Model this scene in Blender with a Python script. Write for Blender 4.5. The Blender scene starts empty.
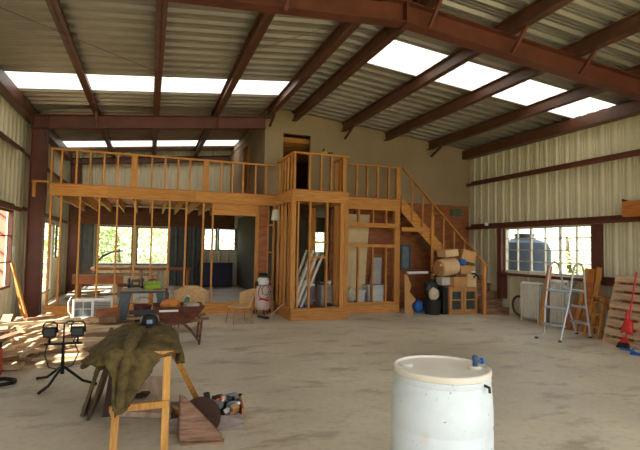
import bpy, bmesh, math, random
from mathutils import Vector, Matrix, Euler
rnd = random.Random(7)
SC = bpy.context.scene
COL = SC.collection
PI = math.pi

# ------------------------------------------------------------------ helpers
def lin(c):
    c = c / 255.0
    return c / 12.92 if c <= 0.04045 else ((c + 0.055) / 1.055) ** 2.4

def L3(rgb):
    return tuple(lin(v) for v in rgb)

MATS = {}
SPECK = {}
def mat(name, rgb, rough=0.6, metal=0.0, var=0.12, scale=6.0, stretch=(1, 1, 1), bump=0.0,
        rgb2=None, rand=0.0, detail=4.0, spec=0.4, ramp=(0.35, 0.65)):
    if name in MATS:
        return MATS[name]
    m = bpy.data.materials.new(name)
    m.use_nodes = True
    nt = m.node_tree
    N, K = nt.nodes, nt.links
    b = N['Principled BSDF']
    b.inputs['Roughness'].default_value = rough
    b.inputs['Metallic'].default_value = metal
    b.inputs['Specular IOR Level'].default_value = spec
    tc = N.new('ShaderNodeTexCoord')
    mp = N.new('ShaderNodeMapping')
    mp.inputs['Scale'].default_value = stretch
    K.new(tc.outputs['Object'], mp.inputs['Vector'])
    src = mp.outputs['Vector']
    if rand > 0:
        oi = N.new('ShaderNodeObjectInfo')
        add = N.new('ShaderNodeVectorMath'); add.operation = 'MULTIPLY_ADD'
        cb = N.new('ShaderNodeCombineXYZ')
        for i in range(3):
            K.new(oi.outputs['Random'], cb.inputs[i])
        K.new(cb.outputs[0], add.inputs[0])
        add.inputs[1].default_value = (37.0, 19.0, 53.0)
        K.new(src, add.inputs[2])
        src = add.outputs[0]
    nz = N.new('ShaderNodeTexNoise')
    nz.inputs['Scale'].default_value = scale
    nz.inputs['Detail'].default_value = detail
    nz.inputs['Roughness'].default_value = 0.6
    K.new(src, nz.inputs['Vector'])
    cr = N.new('ShaderNodeValToRGB')
    a = L3(rgb)
    c2 = L3(rgb2) if rgb2 else tuple(v * (1 - 2 * var) for v in a)
    c1 = a if rgb2 else tuple(min(1, v * (1 + var)) for v in a)
    cr.color_ramp.elements[0].position = ramp[0]
    cr.color_ramp.elements[1].position = ramp[1]
    cr.color_ramp.elements[0].color = (*c2, 1)
    cr.color_ramp.elements[1].color = (*c1, 1)
    K.new(nz.outputs['Fac'], cr.inputs['Fac'])
    out = cr.outputs['Color']
    if rand > 0:
        hs = N.new('ShaderNodeHueSaturation')
        mr = N.new('ShaderNodeMapRange')
        mr.inputs['To Min'].default_value = 1 - rand
        mr.inputs['To Max'].default_value = 1 + rand
        K.new(oi.outputs['Random'], mr.inputs['Value'])
        K.new(mr.outputs[0], hs.inputs['Value'])
        K.new(out, hs.inputs['Color'])
        out = hs.outputs['Color']
    K.new(out, b.inputs['Base Color'])
    if bump > 0:
        bp = N.new('ShaderNodeBump')
        bp.inputs['Strength'].default_value = bump
        bp.inputs['Distance'].default_value = 0.01
        K.new(nz.outputs['Fac'], bp.inputs['Height'])
        K.new(bp.outputs[0], b.inputs['Normal'])
    MATS[name] = m
    return m

class MB:
    def __init__(self):
        self.bm = bmesh.new()
    def face(self, pts):
        try:
            return self.bm.faces.new([self.bm.verts.new(p) for p in pts])
        except ValueError:
            return None
    def hexa(self, v):
        v = [self.bm.verts.new(p) for p in v]
        for f in ((0, 3, 2, 1), (4, 5, 6, 7), (0, 1, 5, 4), (1, 2, 6, 5), (2, 3, 7, 6), (3, 0, 4, 7)):
            self.bm.faces.new([v[i] for i in f])
        return self
    def box(self, x0, x1, y0, y1, z0, z1):
        return self.hexa([(x0, y0, z0), (x1, y0, z0), (x1, y1, z0), (x0, y1, z0),
                          (x0, y0, z1), (x1, y0, z1), (x1, y1, z1), (x0, y1, z1)])
    def obox(self, c, s, rot=(0, 0, 0)):
        R = Euler(rot).to_matrix(); c = Vector(c)
        hx, hy, hz = (q / 2 for q in s)
        return self.hexa([c + R @ Vector(p) for p in ((-hx, -hy, -hz), (hx, -hy, -hz), (hx, hy, -hz), (-hx, hy, -hz),
                                                     (-hx, -hy, hz), (hx, -hy, hz), (hx, hy, hz), (-hx, hy, hz))])
    def bar(self, p0, p1, w, h, up=(0, 0, 1)):
        p0, p1, up = Vector(p0), Vector(p1), Vector(up)
        d = (p1 - p0).normalized()
        s = d.cross(up)
        if s.length < 1e-4:
            s = d.cross(Vector((0, 1, 0)))
        s.normalize(); u = s.cross(d)
        a, b = s * w / 2, u * h / 2
        return self.hexa([p0 - a - b, p0 + a - b, p1 + a - b, p1 - a - b, p0 - a + b, p0 + a + b, p1 + a + b, p1 - a + b])
    def prism(self, pts, ext):
        ext = Vector(ext)
        lo = [self.bm.verts.new(p) for p in pts]
        hi = [self.bm.verts.new(Vector(p) + ext) for p in pts]
        n = len(pts)
        self.bm.faces.new(lo[::-1]); self.bm.faces.new(hi)
        for i in range(n):
            self.bm.faces.new((lo[i], lo[(i + 1) % n], hi[(i + 1) % n], hi[i]))
        return self
    def tube(self, pts, r, n=8, closed=False):
        pts = [Vector(p) for p in pts]; m = len(pts)
        rs = r if isinstance(r, (list, tuple)) else [r] * m
        rings = []; ref = None
        for i, p in enumerate(pts):
            a = pts[(i - 1) % m] if closed or i > 0 else p
            b = pts[(i + 1) % m] if closed or i < m - 1 else p
            t = (b - a).normalized()
            if ref is None:
                ref = t.orthogonal().normalized()
            else:
                ref = (ref - t * ref.dot(t))
                ref = ref.normalized() if ref.length > 1e-6 else t.orthogonal().normalized()
            o = t.cross(ref)
            rings.append([self.bm.verts.new(p + (ref * math.cos(2 * PI * k / n) + o * math.sin(2 * PI * k / n)) * rs[i]) for k in range(n)])
        for i in range(m if closed else m - 1):
            A, B = rings[i], rings[(i + 1) % m]
            for k in range(n):
                self.bm.faces.new((A[k], A[(k + 1) % n], B[(k + 1) % n], B[k]))
        if not closed:
            self.bm.faces.new(rings[0][::-1]); self.bm.faces.new(rings[-1])
        return self
    def lathe(self, prof, c=(0, 0, 0), n=24, rot=None, sx=1, sy=1):
        c = Vector(c); R = rot.to_matrix() if rot else Matrix.Identity(3)
        rings = []
        for r, z in prof:
            if r < 1e-5:
                rings.append([self.bm.verts.new(c + R @ Vector((0, 0, z)))])
            else:
                rings.append([self.bm.verts.new(c + R @ Vector((r * sx * math.cos(2 * PI * k / n), r * sy * math.sin(2 * PI * k / n), z))) for k in range(n)])
        for A, B in zip(rings, rings[1:]):
            for k in range(n):
                q = (k + 1) % n
                if len(A) == 1 and len(B) == 1:
                    continue
                if len(A) == 1:
                    self.bm.faces.new((A[0], B[q], B[k]))
                elif len(B) == 1:
                    self.bm.faces.new((A[k], A[q], B[0]))
                else:
                    self.bm.faces.new((A[k], A[q], B[q], B[k]))
        if len(rings[0]) > 1: self.bm.faces.new(rings[0][::-1])
        if len(rings[-1]) > 1: self.bm.faces.new(rings[-1])
        return self
    def blob(self, c, s, seed=0, jit=0.12, sub=2):
        r = random.Random(seed)
        ret = bmesh.ops.create_icosphere(self.bm, subdivisions=sub, radius=1)
        for v in ret['verts']:
            k = 1 + r.uniform(-jit, jit)
            v.co = Vector(c) + Vector((v.co.x * s[0] * k, v.co.y * s[1] * k, v.co.z * s[2] * k))
        return self
    def build(self, name, m, parent=None, world=False, smooth=False, bevel=0.0, ang=35, recalc=True):
        bm = self.bm
        if world and parent is not None:
            T = Matrix.Translation(parent.location) @ parent.rotation_euler.to_matrix().to_4x4()
            bm.transform(T.inverted())
        if recalc:
            bmesh.ops.recalc_face_normals(bm, faces=bm.faces)
        if smooth:
            for f in bm.faces: f.smooth = True
            for e in bm.edges:
                if len(e.link_faces) == 2 and e.calc_face_angle(0) > math.radians(ang):
                    e.smooth = False
        me = bpy.data.meshes.new(name)
        bm.to_mesh(me); bm.free()
        if m is not None: me.materials.append(m)
        o = bpy.data.objects.new(name, me)
        COL.objects.link(o)
        if parent is not None: o.parent = parent
        if bevel:
            bv = o.modifiers.new('bevel', 'BEVEL'); bv.width = bevel; bv.segments = 2; bv.limit_method = 'ANGLE'
        return o

def tag(o, label, cat, group=None, kind=None):
    o['label'] = label; o['category'] = cat
    if group: o['group'] = group
    if kind: o['kind'] = kind
    return o
def thing(name, loc, label, cat, group=None, rz=0.0):
    o = bpy.data.objects.new(name, None); COL.objects.link(o)
    o.location = loc; o.rotation_euler = (0, 0, rz); o.empty_display_size = 0.1
    return tag(o, label, cat, group)
def struct_root(name, loc=(0, 0, 0)):
    o = bpy.data.objects.new(name, None); COL.objects.link(o); o.location = loc; o['kind'] = 'structure'
    return o
def struct(o, label=None, cat=None):
    o['kind'] = 'structure'
    if label: o['label'] = label; o['category'] = cat
    return o
def dup(root, loc, rz, label=None, group=None):
    r = root.copy(); COL.objects.link(r); r.location = loc; r.rotation_euler = (0, 0, rz)
    if label: r['label'] = label
    if group: r['group'] = group
    for ch in list(root.children):
        c = ch.copy(); COL.objects.link(c); c.parent = r
        for g in list(ch.children):
            d = g.copy(); COL.objects.link(d); d.parent = c
    return r
ORD = ['first', 'second', 'third', 'fourth', 'fifth', 'sixth', 'seventh', 'eighth', 'ninth', 'tenth', 'eleventh', 'twelfth', 'thirteenth', 'fourteenth', 'fifteenth', 'sixteenth']

# ------------------------------------------------------------------ materials
WOOD = (212, 150, 76); WOOD2 = (170, 108, 48)
wz = mat('lumber_upright', WOOD, 0.65, rgb2=WOOD2, scale=9, stretch=(5, 5, .35), rand=.14, ramp=(.3, .7))
wx = mat('lumber_along_x', WOOD, 0.65, rgb2=WOOD2, scale=9, stretch=(.35, 5, 5), rand=.14, ramp=(.3, .7))
wy = mat('lumber_along_y', WOOD, 0.65, rgb2=WOOD2, scale=9, stretch=(5, .35, 5), rand=.14, ramp=(.3, .7))
joist_m = mat('joist_wood', (205, 165, 110), 0.7, rgb2=(165, 115, 65), scale=9, stretch=(5, .35, 5), rand=.12)
plank_m = mat('pale_plank', (205, 180, 145), 0.7, rgb2=(150, 120, 88), scale=7, stretch=(.5, 5, 5), rand=.2)
plank_d = mat('weathered_plank', (150, 120, 90), 0.75, rgb2=(100, 74, 52), scale=7, stretch=(.5, 5, 5), rand=.2)
ply_m = mat('brown_plywood', (172, 104, 60), 0.6, rgb2=(134, 78, 44), scale=3, stretch=(1, 1, 4), rand=.08)
pinkply = mat('pinkish_plywood', (206, 178, 160), 0.7, rgb2=(174, 146, 128), scale=5, stretch=(4, .5, 1))
greyply = mat('grained_plywood', (165, 130, 105), 0.7, rgb2=(112, 80, 62), scale=4, stretch=(1.2, 1, 9))
stair_m = mat('stair_wood', (172, 134, 102), 0.6, rgb2=(105, 74, 52), scale=6, stretch=(.5, 4, 4), rand=.1)
cab_m = mat('cabinet_wood', (196, 144, 88), 0.5, rgb2=(160, 108, 62), scale=6, stretch=(4, 4, .4))
pallet_m = mat('pallet_wood', (206, 172, 140), 0.75, rgb2=(166, 130, 100), scale=6, stretch=(4, .5, 4), rand=.12)
steel = mat('red_oxide_steel', (98, 53, 39), 0.5, 0.0, var=.12, scale=3, rand=.05, spec=.4)
purl_m = mat('red_oxide_purlin', (94, 58, 42), 0.45, 0.0, var=.14, scale=4, rand=.06, spec=.5)
panel_m = mat('cream_metal_panel', (210, 202, 172), 0.45, 0.0, var=.04, scale=1.5, spec=.4)
panelb_m = mat('grey_metal_panel', (150, 148, 136), 0.5, 0.0, var=.05, scale=1.5)
roof_m = mat('galvanised_roof_sheet', (166, 160, 148), 0.36, 0.6, var=.06, scale=1.2, spec=.5)
drywall_m = mat('drywall', (158, 138, 110), 0.85, var=.05, scale=1.2)
dark_m = mat('black_plastic', (28, 27, 27), 0.45, var=.1)
blackmetal = mat('black_metal', (22, 21, 21), 0.4, 0.4, var=.1)
white_p = mat('white_plastic', (226, 226, 222), 0.4, var=.04)
offwhite = mat('offwhite_paint', (212, 206, 192), 0.5, var=.05)
bin_m = mat('pale_bin_plastic', (196, 200, 200), 0.45, var=.05)
greyblue = mat('blue_grey_plastic', (84, 94, 100), 0.55, var=.12, scale=14)
ladder_m = mat('ladder_tube', (190, 194, 200), 0.35, 0.35, var=.05)
step_m = mat('ladder_step_grey', (150, 156, 166), 0.5, var=.06)
red_m = mat('red_plastic', (196, 44, 40), 0.4, var=.08)
blue_m = mat('blue_plastic', (38, 96, 178), 0.45, var=.08)
green_m = mat('green_plastic', (140, 172, 40), 0.5, var=.08)
orange_m = mat('orange_wood', (192, 118, 54), 0.5, rgb2=(160, 92, 40), scale=6, stretch=(1, .4, 4))
card_m = mat('cardboard', (190, 142, 90), 0.8, var=.06, scale=4, rand=.1)
card_p = mat('pale_cardboard', (212, 176, 130), 0.8, var=.05, scale=3)
coat_m = mat('olive_coat', (104, 88, 50), 0.9, rgb2=(70, 58, 30), scale=16, bump=.5, detail=6)
rag_m = mat('dark_rag', (70, 56, 36), 0.9, var=.15, scale=18)
cloth_m = mat('pale_canvas', (204, 196, 174), 0.9, var=.1, scale=12)
rust_m = mat('rusty_brown_tray', (116, 66, 48), 0.55, rgb2=(82, 44, 34), scale=10)
wick_m = mat('wicker', (224, 188, 138), 0.8, rgb2=(172, 134, 88), scale=60, detail=2)
tank_m = mat('faded_pink_tank', (214, 172, 160), 0.45, rgb2=(204, 186, 178), scale=4)
grey_m = mat('mid_grey_plastic', (120, 122, 122), 0.55, var=.08)
greyl = mat('light_grey_sheet', (176, 178, 176), 0.5, var=.06)
disc_m = mat('brown_abrasive_disc', (64, 38, 28), 0.8, var=.12, scale=30)
barrel_m = mat('white_drum_plastic', (212, 222, 230), 0.45, rgb2=(196, 204, 210), scale=3, ramp=(.3, .55))
def add_specks(m, rgb, scale, lo, hi):
    nt = m.node_tree; N, K = nt.nodes, nt.links; b = N['Principled BSDF']
    src = b.inputs['Base Color'].links[0].from_socket
    tc = N.new('ShaderNodeTexCoord'); nz = N.new('ShaderNodeTexNoise'); nz.inputs['Scale'].default_value = scale; nz.inputs['Detail'].default_value = 3
    K.new(tc.outputs['Object'], nz.inputs['Vector'])
    cr = N.new('ShaderNodeValToRGB'); cr.color_ramp.elements[0].position = lo; cr.color_ramp.elements[1].position = hi
    K.new(nz.outputs['Fac'], cr.inputs['Fac'])
    mx = N.new('ShaderNodeMix'); mx.data_type = 'RGBA'; K.new(cr.outputs['Color'], mx.inputs['Factor']); K.new(src, mx.inputs['A']); mx.inputs['B'].default_value = (*L3(rgb), 1)
    K.new(mx.outputs['Result'], b.inputs['Base Color'])
add_specks(barrel_m, (150, 146, 138), 22, .68, .74)
add_specks(barrel_m, (206, 200, 188), 3.2, .64, .72)
dirt_lid = mat('dusty_lid', (220, 216, 206), 0.65, rgb2=(212, 203, 188), scale=5)
bluegrey_dark = mat('blue_valve_plastic', (52, 78, 112), 0.45, var=.1)
brass = mat('dull_metal', (150, 140, 120), 0.4, 0.6, var=.1)
leafs = [mat('leaf_light', (196, 206, 150), 0.7, var=.25, scale=1.2), mat('leaf_dark', (158, 178, 112), 0.7, var=.25, scale=1.2)]
bark = mat('bark', (96, 80, 62), 0.9, var=.2)
ground_m = mat('dry_grass_ground', (186, 176, 140), 0.9, rgb2=(150, 150, 96), scale=.6)
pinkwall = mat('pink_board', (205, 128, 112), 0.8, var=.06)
tankblue = mat('dark_blue_tank', (26, 40, 62), 0.5, var=.08)

def glass_mat(name, tint=(1, 1, 1), refl=0.10):
    m = bpy.data.materials.new(name); m.use_nodes = True
    N, K = m.node_tree.nodes, m.node_tree.links
    N.remove(N['Principled BSDF'])
    o = N['Material Output']
    t = N.new('ShaderNodeBsdfTransparent'); t.inputs[0].default_value = (*tint, 1)
    g = N.new('ShaderNodeBsdfGlossy'); g.inputs['Roughness'].default_value = .03
    mx = N.new('ShaderNodeMixShader'); mx.inputs[0].default_value = refl
    K.new(t.outputs[0], mx.inputs[1]); K.new(g.outputs[0], mx.inputs[2]); K.new(mx.outputs[0], o.inputs[0])
    return m
glass = glass_mat('window_glass', (.95, .97, .96), .06)
frost = glass_mat('lamp_glass', (.75, .74, .7), .25)

def translucent_mat():
    m = bpy.data.materials.new('fibreglass_sheet'); m.use_nodes = True
    N, K = m.node_tree.nodes, m.node_tree.links
    N.remove(N['Principled BSDF'])
    o = N['Material Output']
    t = N.new('ShaderNodeBsdfTranslucent')
    d = N.new('ShaderNodeBsdfDiffuse'); d.inputs[0].default_value = (.6, .59, .54, 1)
    tc = N.new('ShaderNodeTexCoord'); nz = N.new('ShaderNodeTexNoise'); nz.inputs['Scale'].default_value = 3
    cr = N.new('ShaderNodeValToRGB')
    cr.color_ramp.elements[0].color = (.34, .332, .30, 1); cr.color_ramp.elements[1].color = (.38, .373, .35, 1)
    K.new(tc.outputs['Object'], nz.inputs['Vector']); K.new(nz.outputs['Fac'], cr.inputs['Fac']); K.new(cr.outputs['Color'], t.inputs[0])
    mx = N.new('ShaderNodeMixShader'); mx.inputs[0].default_value = .15
    K.new(t.outputs[0], mx.inputs[1]); K.new(d.outputs[0], mx.inputs[2]); K.new(mx.outputs[0], o.inputs[0])
    return m
sky_sheet = translucent_mat()

def concrete():
    m = bpy.data.materials.new('concrete_slab'); m.use_nodes = True
    N, K = m.node_tree.nodes, m.node_tree.links
    b = N['Principled BSDF']
    tc = N.new('ShaderNodeTexCoord')
    n1 = N.new('ShaderNodeTexNoise'); n1.inputs['Scale'].default_value = .55; n1.inputs['Detail'].default_value = 7; n1.inputs['Roughness'].default_value = .62
    n2 = N.new('ShaderNodeTexNoise'); n2.inputs['Scale'].default_value = 1.1; n2.inputs['Detail'].default_value = 8; n2.inputs['Roughness'].default_value = .7
    mp = N.new('ShaderNodeMapping'); mp.inputs['Scale'].default_value = (1, 2.2, 1); mp.inputs['Rotation'].default_value = (0, 0, .5)
    n3 = N.new('ShaderNodeTexNoise'); n3.inputs['Scale'].default_value = 14; n3.inputs['Detail'].default_value = 4
    K.new(tc.outputs['Object'], n1.inputs['Vector']); K.new(tc.outputs['Object'], mp.inputs['Vector'])
    K.new(mp.outputs[0], n2.inputs['Vector']); K.new(tc.outputs['Object'], n3.inputs['Vector'])
    c1 = N.new('ShaderNodeValToRGB')
    e = c1.color_ramp.elements
    e[0].position = .32; e[0].color = (*L3((188, 178, 158)), 1)
    e[1].position = .68; e[1].color = (*L3((224, 213, 190)), 1)
    c2 = N.new('ShaderNodeValToRGB')
    e = c2.color_ramp.elements
    e[0].position = .36; e[0].color = (.56, .53, .48, 1)
    e[1].position = .47; e[1].color = (1, 1, 1, 1)
    c3 = N.new('ShaderNodeValToRGB')
    e = c3.color_ramp.elements
    e[0].position = .30; e[0].color = (.8, .78, .75, 1); e[1].position = .5; e[1].color = (1, 1, 1, 1)
    K.new(n1.outputs['Fac'], c1.inputs['Fac']); K.new(n2.outputs['Fac'], c2.inputs['Fac']); K.new(n3.outputs['Fac'], c3.inputs['Fac'])
    m1 = N.new('ShaderNodeMix'); m1.data_type = 'RGBA'; m1.blend_type = 'MULTIPLY'; m1.inputs['Factor'].default_value = .75
    m2 = N.new('ShaderNodeMix'); m2.data_type = 'RGBA'; m2.blend_type = 'MULTIPLY'; m2.inputs['Factor'].default_value = .6
    K.new(c1.outputs[0], m1.inputs['A']); K.new(c2.outputs[0], m1.inputs['B'])
    K.new(m1.outputs['Result'], m2.inputs['A']); K.new(c3.outputs[0], m2.inputs['B'])
    K.new(m2.outputs['Result'], b.inputs['Base Color'])
    rr = N.new('ShaderNodeMapRange'); rr.inputs['From Min'].default_value = .35; rr.inputs['From Max'].default_value = .65
    rr.inputs['To Min'].default_value = .38; rr.inputs['To Max'].default_value = .7
    K.new(n1.outputs['Fac'], rr.inputs['Value']); K.new(rr.outputs[0], b.inputs['Roughness'])
    b.inputs['Specular IOR Level'].default_value = .35
    bp = N.new('ShaderNodeBump'); bp.inputs['Strength'].default_value = .12; bp.inputs['Distance'].default_value = .01
    K.new(n2.outputs['Fac'], bp.inputs['Height']); K.new(bp.outputs[0], b.inputs['Normal'])
    return m
concrete_m = concrete()

# ------------------------------------------------------------------ dimensions of the barn
XL, XR = -2.75, 9.10           # wall panels
XLI, XRI = -2.55, 8.87         # inner faces of girts
YA, Y1, Y2, YE = -1.6, 5.72, 12.0, 17.8
XC = 3.2
def zr(x): return 5.30 - 0.1 * abs(x - XC)      # roof sheet
DECK0, DECK1 = 2.72, 3.00

def ribs(u0, u1, extra=(), D=.046):
    """height profile of ribbed metal sheet: (u, depth) breakpoints"""
    P = 0.305; out = []
    k = math.floor(u0 / P) - 1
    while k * P < u1 + P:
        c = k * P
        for du, h in ((-.062, 0), (-.026, -D), (.026, -D), (.062, 0), (.10, 0), (.11, -.009), (.13, -.009), (.14, 0), (.165, 0), (.175, -.009), (.195, -.009), (.205, 0)):
            out.append((c + du, h))
        k += 1
    def hh(u):
        for (a, ha), (b, hb) in zip(out, out[1:]):
            if a <= u <= b:
                return ha + (hb - ha) * (u - a) / max(b - a, 1e-9)
        return 0
    us = sorted({round(a, 4) for a, _ in out if u0 < a < u1} | {u0, u1} | {e for e in extra if u0 < e < u1})
    return [(u, hh(u)) for u in us]

def panel_wall(name, m, axis, base, u0, u1, z0, ztop, outward, holes=()):
    """vertical ribbed wall; axis 'y' -> wall in plane x=base running along y, 'x' -> plane y=base"""
    mb = MB(); bm = mb.bm
    ex = [h[0] for h in holes] + [h[1] for h in holes]
    prof = ribs(u0, u1, ex, .034)
    def P(u, h, z):
        d = base + outward * h
        return (d, u, z) if axis == 'y' else (u, d, z)
    for (a, ha), (b, hb) in zip(prof, prof[1:]):
        mid = (a + b) / 2
        segs = [(z0, None)]
        cuts = sorted((h[2], h[3]) for h in holes if h[0] < mid < h[1])
        cur = z0; ranges = []
        for c0, c1 in cuts:
            if c0 > cur: ranges.append((cur, c0, False))
            cur = c1
        ranges.append((cur, None, True))
        for r0, r1, top in ranges:
            za = ztop(a) if top else r1; zb = ztop(b) if top else r1
            bm.faces.new([bm.verts.new(p) for p in (P(a, ha, r0), P(b, hb, r0), P(b, hb, zb), P(a, ha, za))])
    bmesh.ops.remove_doubles(bm, verts=bm.verts, dist=1e-4)
    o = mb.build(name, m, recalc=False)
    s = o.modifiers.new('thick', 'SOLIDIFY'); s.thickness = .004; s.offset = 0
    return struct(o)

# ------------------------------------------------------------------ shell
SKY = [(2.0, 3.0, -1), (1.5, 2.5, 1), (9.88, 10.9, -1), (7.18, 8.2, 1), (16.0, 17.0, -1)]

struct(MB().box(XL - .1, XR + .1, YA, YE + .1, -.2, 0).build('floor', concrete_m))
g = MB(); g.box(-60, 70, -60, 80, -.5, -.21)
struct(g.build('ground', ground_m))

def roof():
    extra = sorted({v for s in SKY for v in s[:2]})
    prof = ribs(YA - .3, YE + .2, extra)
    mb = MB(); bm = mb.bm
    sheets = {i: MB() for i in range(len(SKY))}
    for (a, ha), (b, hb) in zip(prof, prof[1:]):
        mid = (a + b) / 2
        for side in (-1, 1):
            x0, x1 = (XL - .25, XC) if side < 0 else (XC, XR + .25)
            xs = [x0, x1]
            tgt = bm
            spans = [(x0, x1, bm)]
            for i, (s0, s1, sd) in enumerate(SKY):
                if sd == side and s0 < mid < s1:
                    e0, e1 = (XL + .12, XC - .35) if side < 0 else (XC + .35, XR - .12)
                    spans = [(x0, e0, bm), (e0, e1, sheets[i].bm), (e1, x1, bm)]
            for p, q, t in spans:
                t.faces.new([t.verts.new(v) for v in ((p, a, zr(p) + ha), (q, a, zr(q) + ha), (q, b, zr(q) + hb), (p, b, zr(p) + hb))])
    bmesh.ops.remove_doubles(bm, verts=bm.verts, dist=1e-4)
    o = mb.build('ceiling', roof_m, recalc=False)
    s = o.modifiers.new('thick', 'SOLIDIFY'); s.thickness = .004; s.offset = 0
    struct(o)
    where = ['above the entrance on the left slope', 'above the entrance on the right slope',
             'across the left slope just ahead of the loft', 'across the right slope of the middle bay', 'over the loft near the end wall']
    for i in range(len(SKY)):
        sb = sheets[i].bm
        bmesh.ops.remove_doubles(sb, verts=sb.verts, dist=1e-4)
        o = sheets[i].build('skylight_panel', sky_sheet, recalc=False)
        tag(o, 'translucent white roof skylight strip ' + where[i], 'skylight', 'roof skylights')
roof()

# window / door holes
LW = [(6.9, 11.3, .74, 2.3), (14.6, 15.9, .28, 2.25), (16.6, 17.35, 1.2, 2.2)]
RW = [(7.72, 10.45, 1.12, 2.28)]
BW = [(-1.7, -.52, .95, 2.29), (-.41, .66, .95, 2.28), (1.84, 2.32, 1.48, 2.31), (2.36, 3.02, 1.48, 2.31), (6.05, 6.54, 1.45, 2.32)]
panel_wall('wall_left', panel_m, 'y', XL, YA, YE, 0, lambda u: zr(XL) - .01, -1, LW)
panel_wall('wall_right', panel_m, 'y', XR, YA, YE, 0, lambda u: zr(XR) - .01, 1, RW)
panel_wall('wall_back', panel_m, 'x', YE, XL, XR, 0, lambda u: zr(u) - .01, 1, BW)
panel_wall('wall_front', panel_m, 'x', YA, XL, XR, 0, lambda u: zr(u) - .01, -1, [(-2.2, 8.5, 0, 4.35)])

# girts: channel section
def girt(name, p0, p1, label, depth=.2, h=.06, inward=1, cat='wall girt', m=steel):
    mb = MB()
    p0, p1 = Vector(p0), Vector(p1)
    mb.bar(p0, p1, depth, h)
    o = mb.build(name, m)
    return tag(o, label, cat, 'wall girts')
def cgirt(x0, xin, y0, y1, z, label):
    s = 1 if xin > x0 else -1
    mb = MB()
    mb.box(min(x0, xin), max(x0, xin), y0, y1, z - .004, z + .004)
    mb.box(min(xin, xin - s * .01), max(xin, xin - s * .01), y0, y1, z - .085, z + .004)
    mb.box(min(x0, x0 + s * .01), max(x0, x0 + s * .01), y0, y1, z, z + .08)
    return tag(mb.build('wall_girt', steel), label, 'wall girt', 'steel wall girts')
e = .05
cgirt(XL + e, XLI, YA + .1, Y2 - .35, 3.62, 'upper steel girt on the left wall ahead of the column')
cgirt(XL + e, XLI, YA + .1, Y2 - .35, 2.38, 'steel girt over the window on the left wall')
cgirt(XL + e, XLI, Y2 + .35, YE - .1, 3.62, 'upper steel girt on the left wall up in the loft')
cgirt(XL + e, XLI, Y2 + .35, YE - .1, 2.38, 'steel girt on the left wall under the loft')
cgirt(XR - e, XRI, YA + .1, Y2 - .02, 3.64, 'long upper steel girt on the right wall')
cgirt(XR - e, XRI, YA + .1, Y2 - .02, 2.36, 'long steel girt over the window on the right wall')
cgirt(XR - e, XRI, YA + .1, 7.60, 1.08, 'low steel girt on the right wall beside the pallet')
tag(MB().box(XR - .25, XR - e, 7.62, 10.62, 1.03, 1.10).build('window_sill', steel), 'dark steel sill under the right wall window', 'sill')
# eave struts
for x0, x1, nm in ((XL + .06, XLI + .05, 'left'), (XRI - .05, XR - .06, 'right')):
    mb = MB(); zt = zr(XL) - .058
    xin = x1 if nm == 'left' else x0
    mb.box(x0, x1, YA + .1, YE - .1, zt - .012, zt)
    mb.box(xin - .006, xin + .006, YA + .1, YE - .1, zt - .24, zt)
    mb.box(x0, x1, YA + .1, YE - .1, zt - .25, zt - .238)
    tag(mb.build('eave_strut', purl_m), f'red brown steel eave strut along the {nm} wall top', 'eave strut', 'steel eave struts')

# purlins
PX = [-1.22, .06, 1.47, 2.80, 3.52, 4.93, 6.24, 7.66]
for i, x in enumerate(PX):
    mb = MB(); t = zr(x) - .035; s = 1 if x > XC else -1
    sl = -.1 * s
    b0 = t - .235
    mb.box(x - .006, x + .006, YA + .1, YE - .1, b0, t)
    mb.box(x - .055, x + .055, YA + .1, YE - .1, b0, b0 + .012)
    mb.box(x - .07, x + .006, YA + .1, YE - .1, t - .02, t - .008)
    mb.box(x - .065, x + .055 - .12 + .01, YA + .1, YE - .1, b0, b0 + .025)
    mb.box(x + .055, x + .065, YA + .1, YE - .1, b0, b0 + .025)
    w = ['nearest the left wall', 'second from the left wall', 'third from the left wall', 'just left of the ridge', 'just right of the ridge',
         'third from the right wall', 'second from the right wall', 'nearest the right wall'][i]
    tag(mb.build('roof_purlin', purl_m), 'red brown steel roof purlin ' + w, 'roof purlin', 'steel roof purlins')

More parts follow.
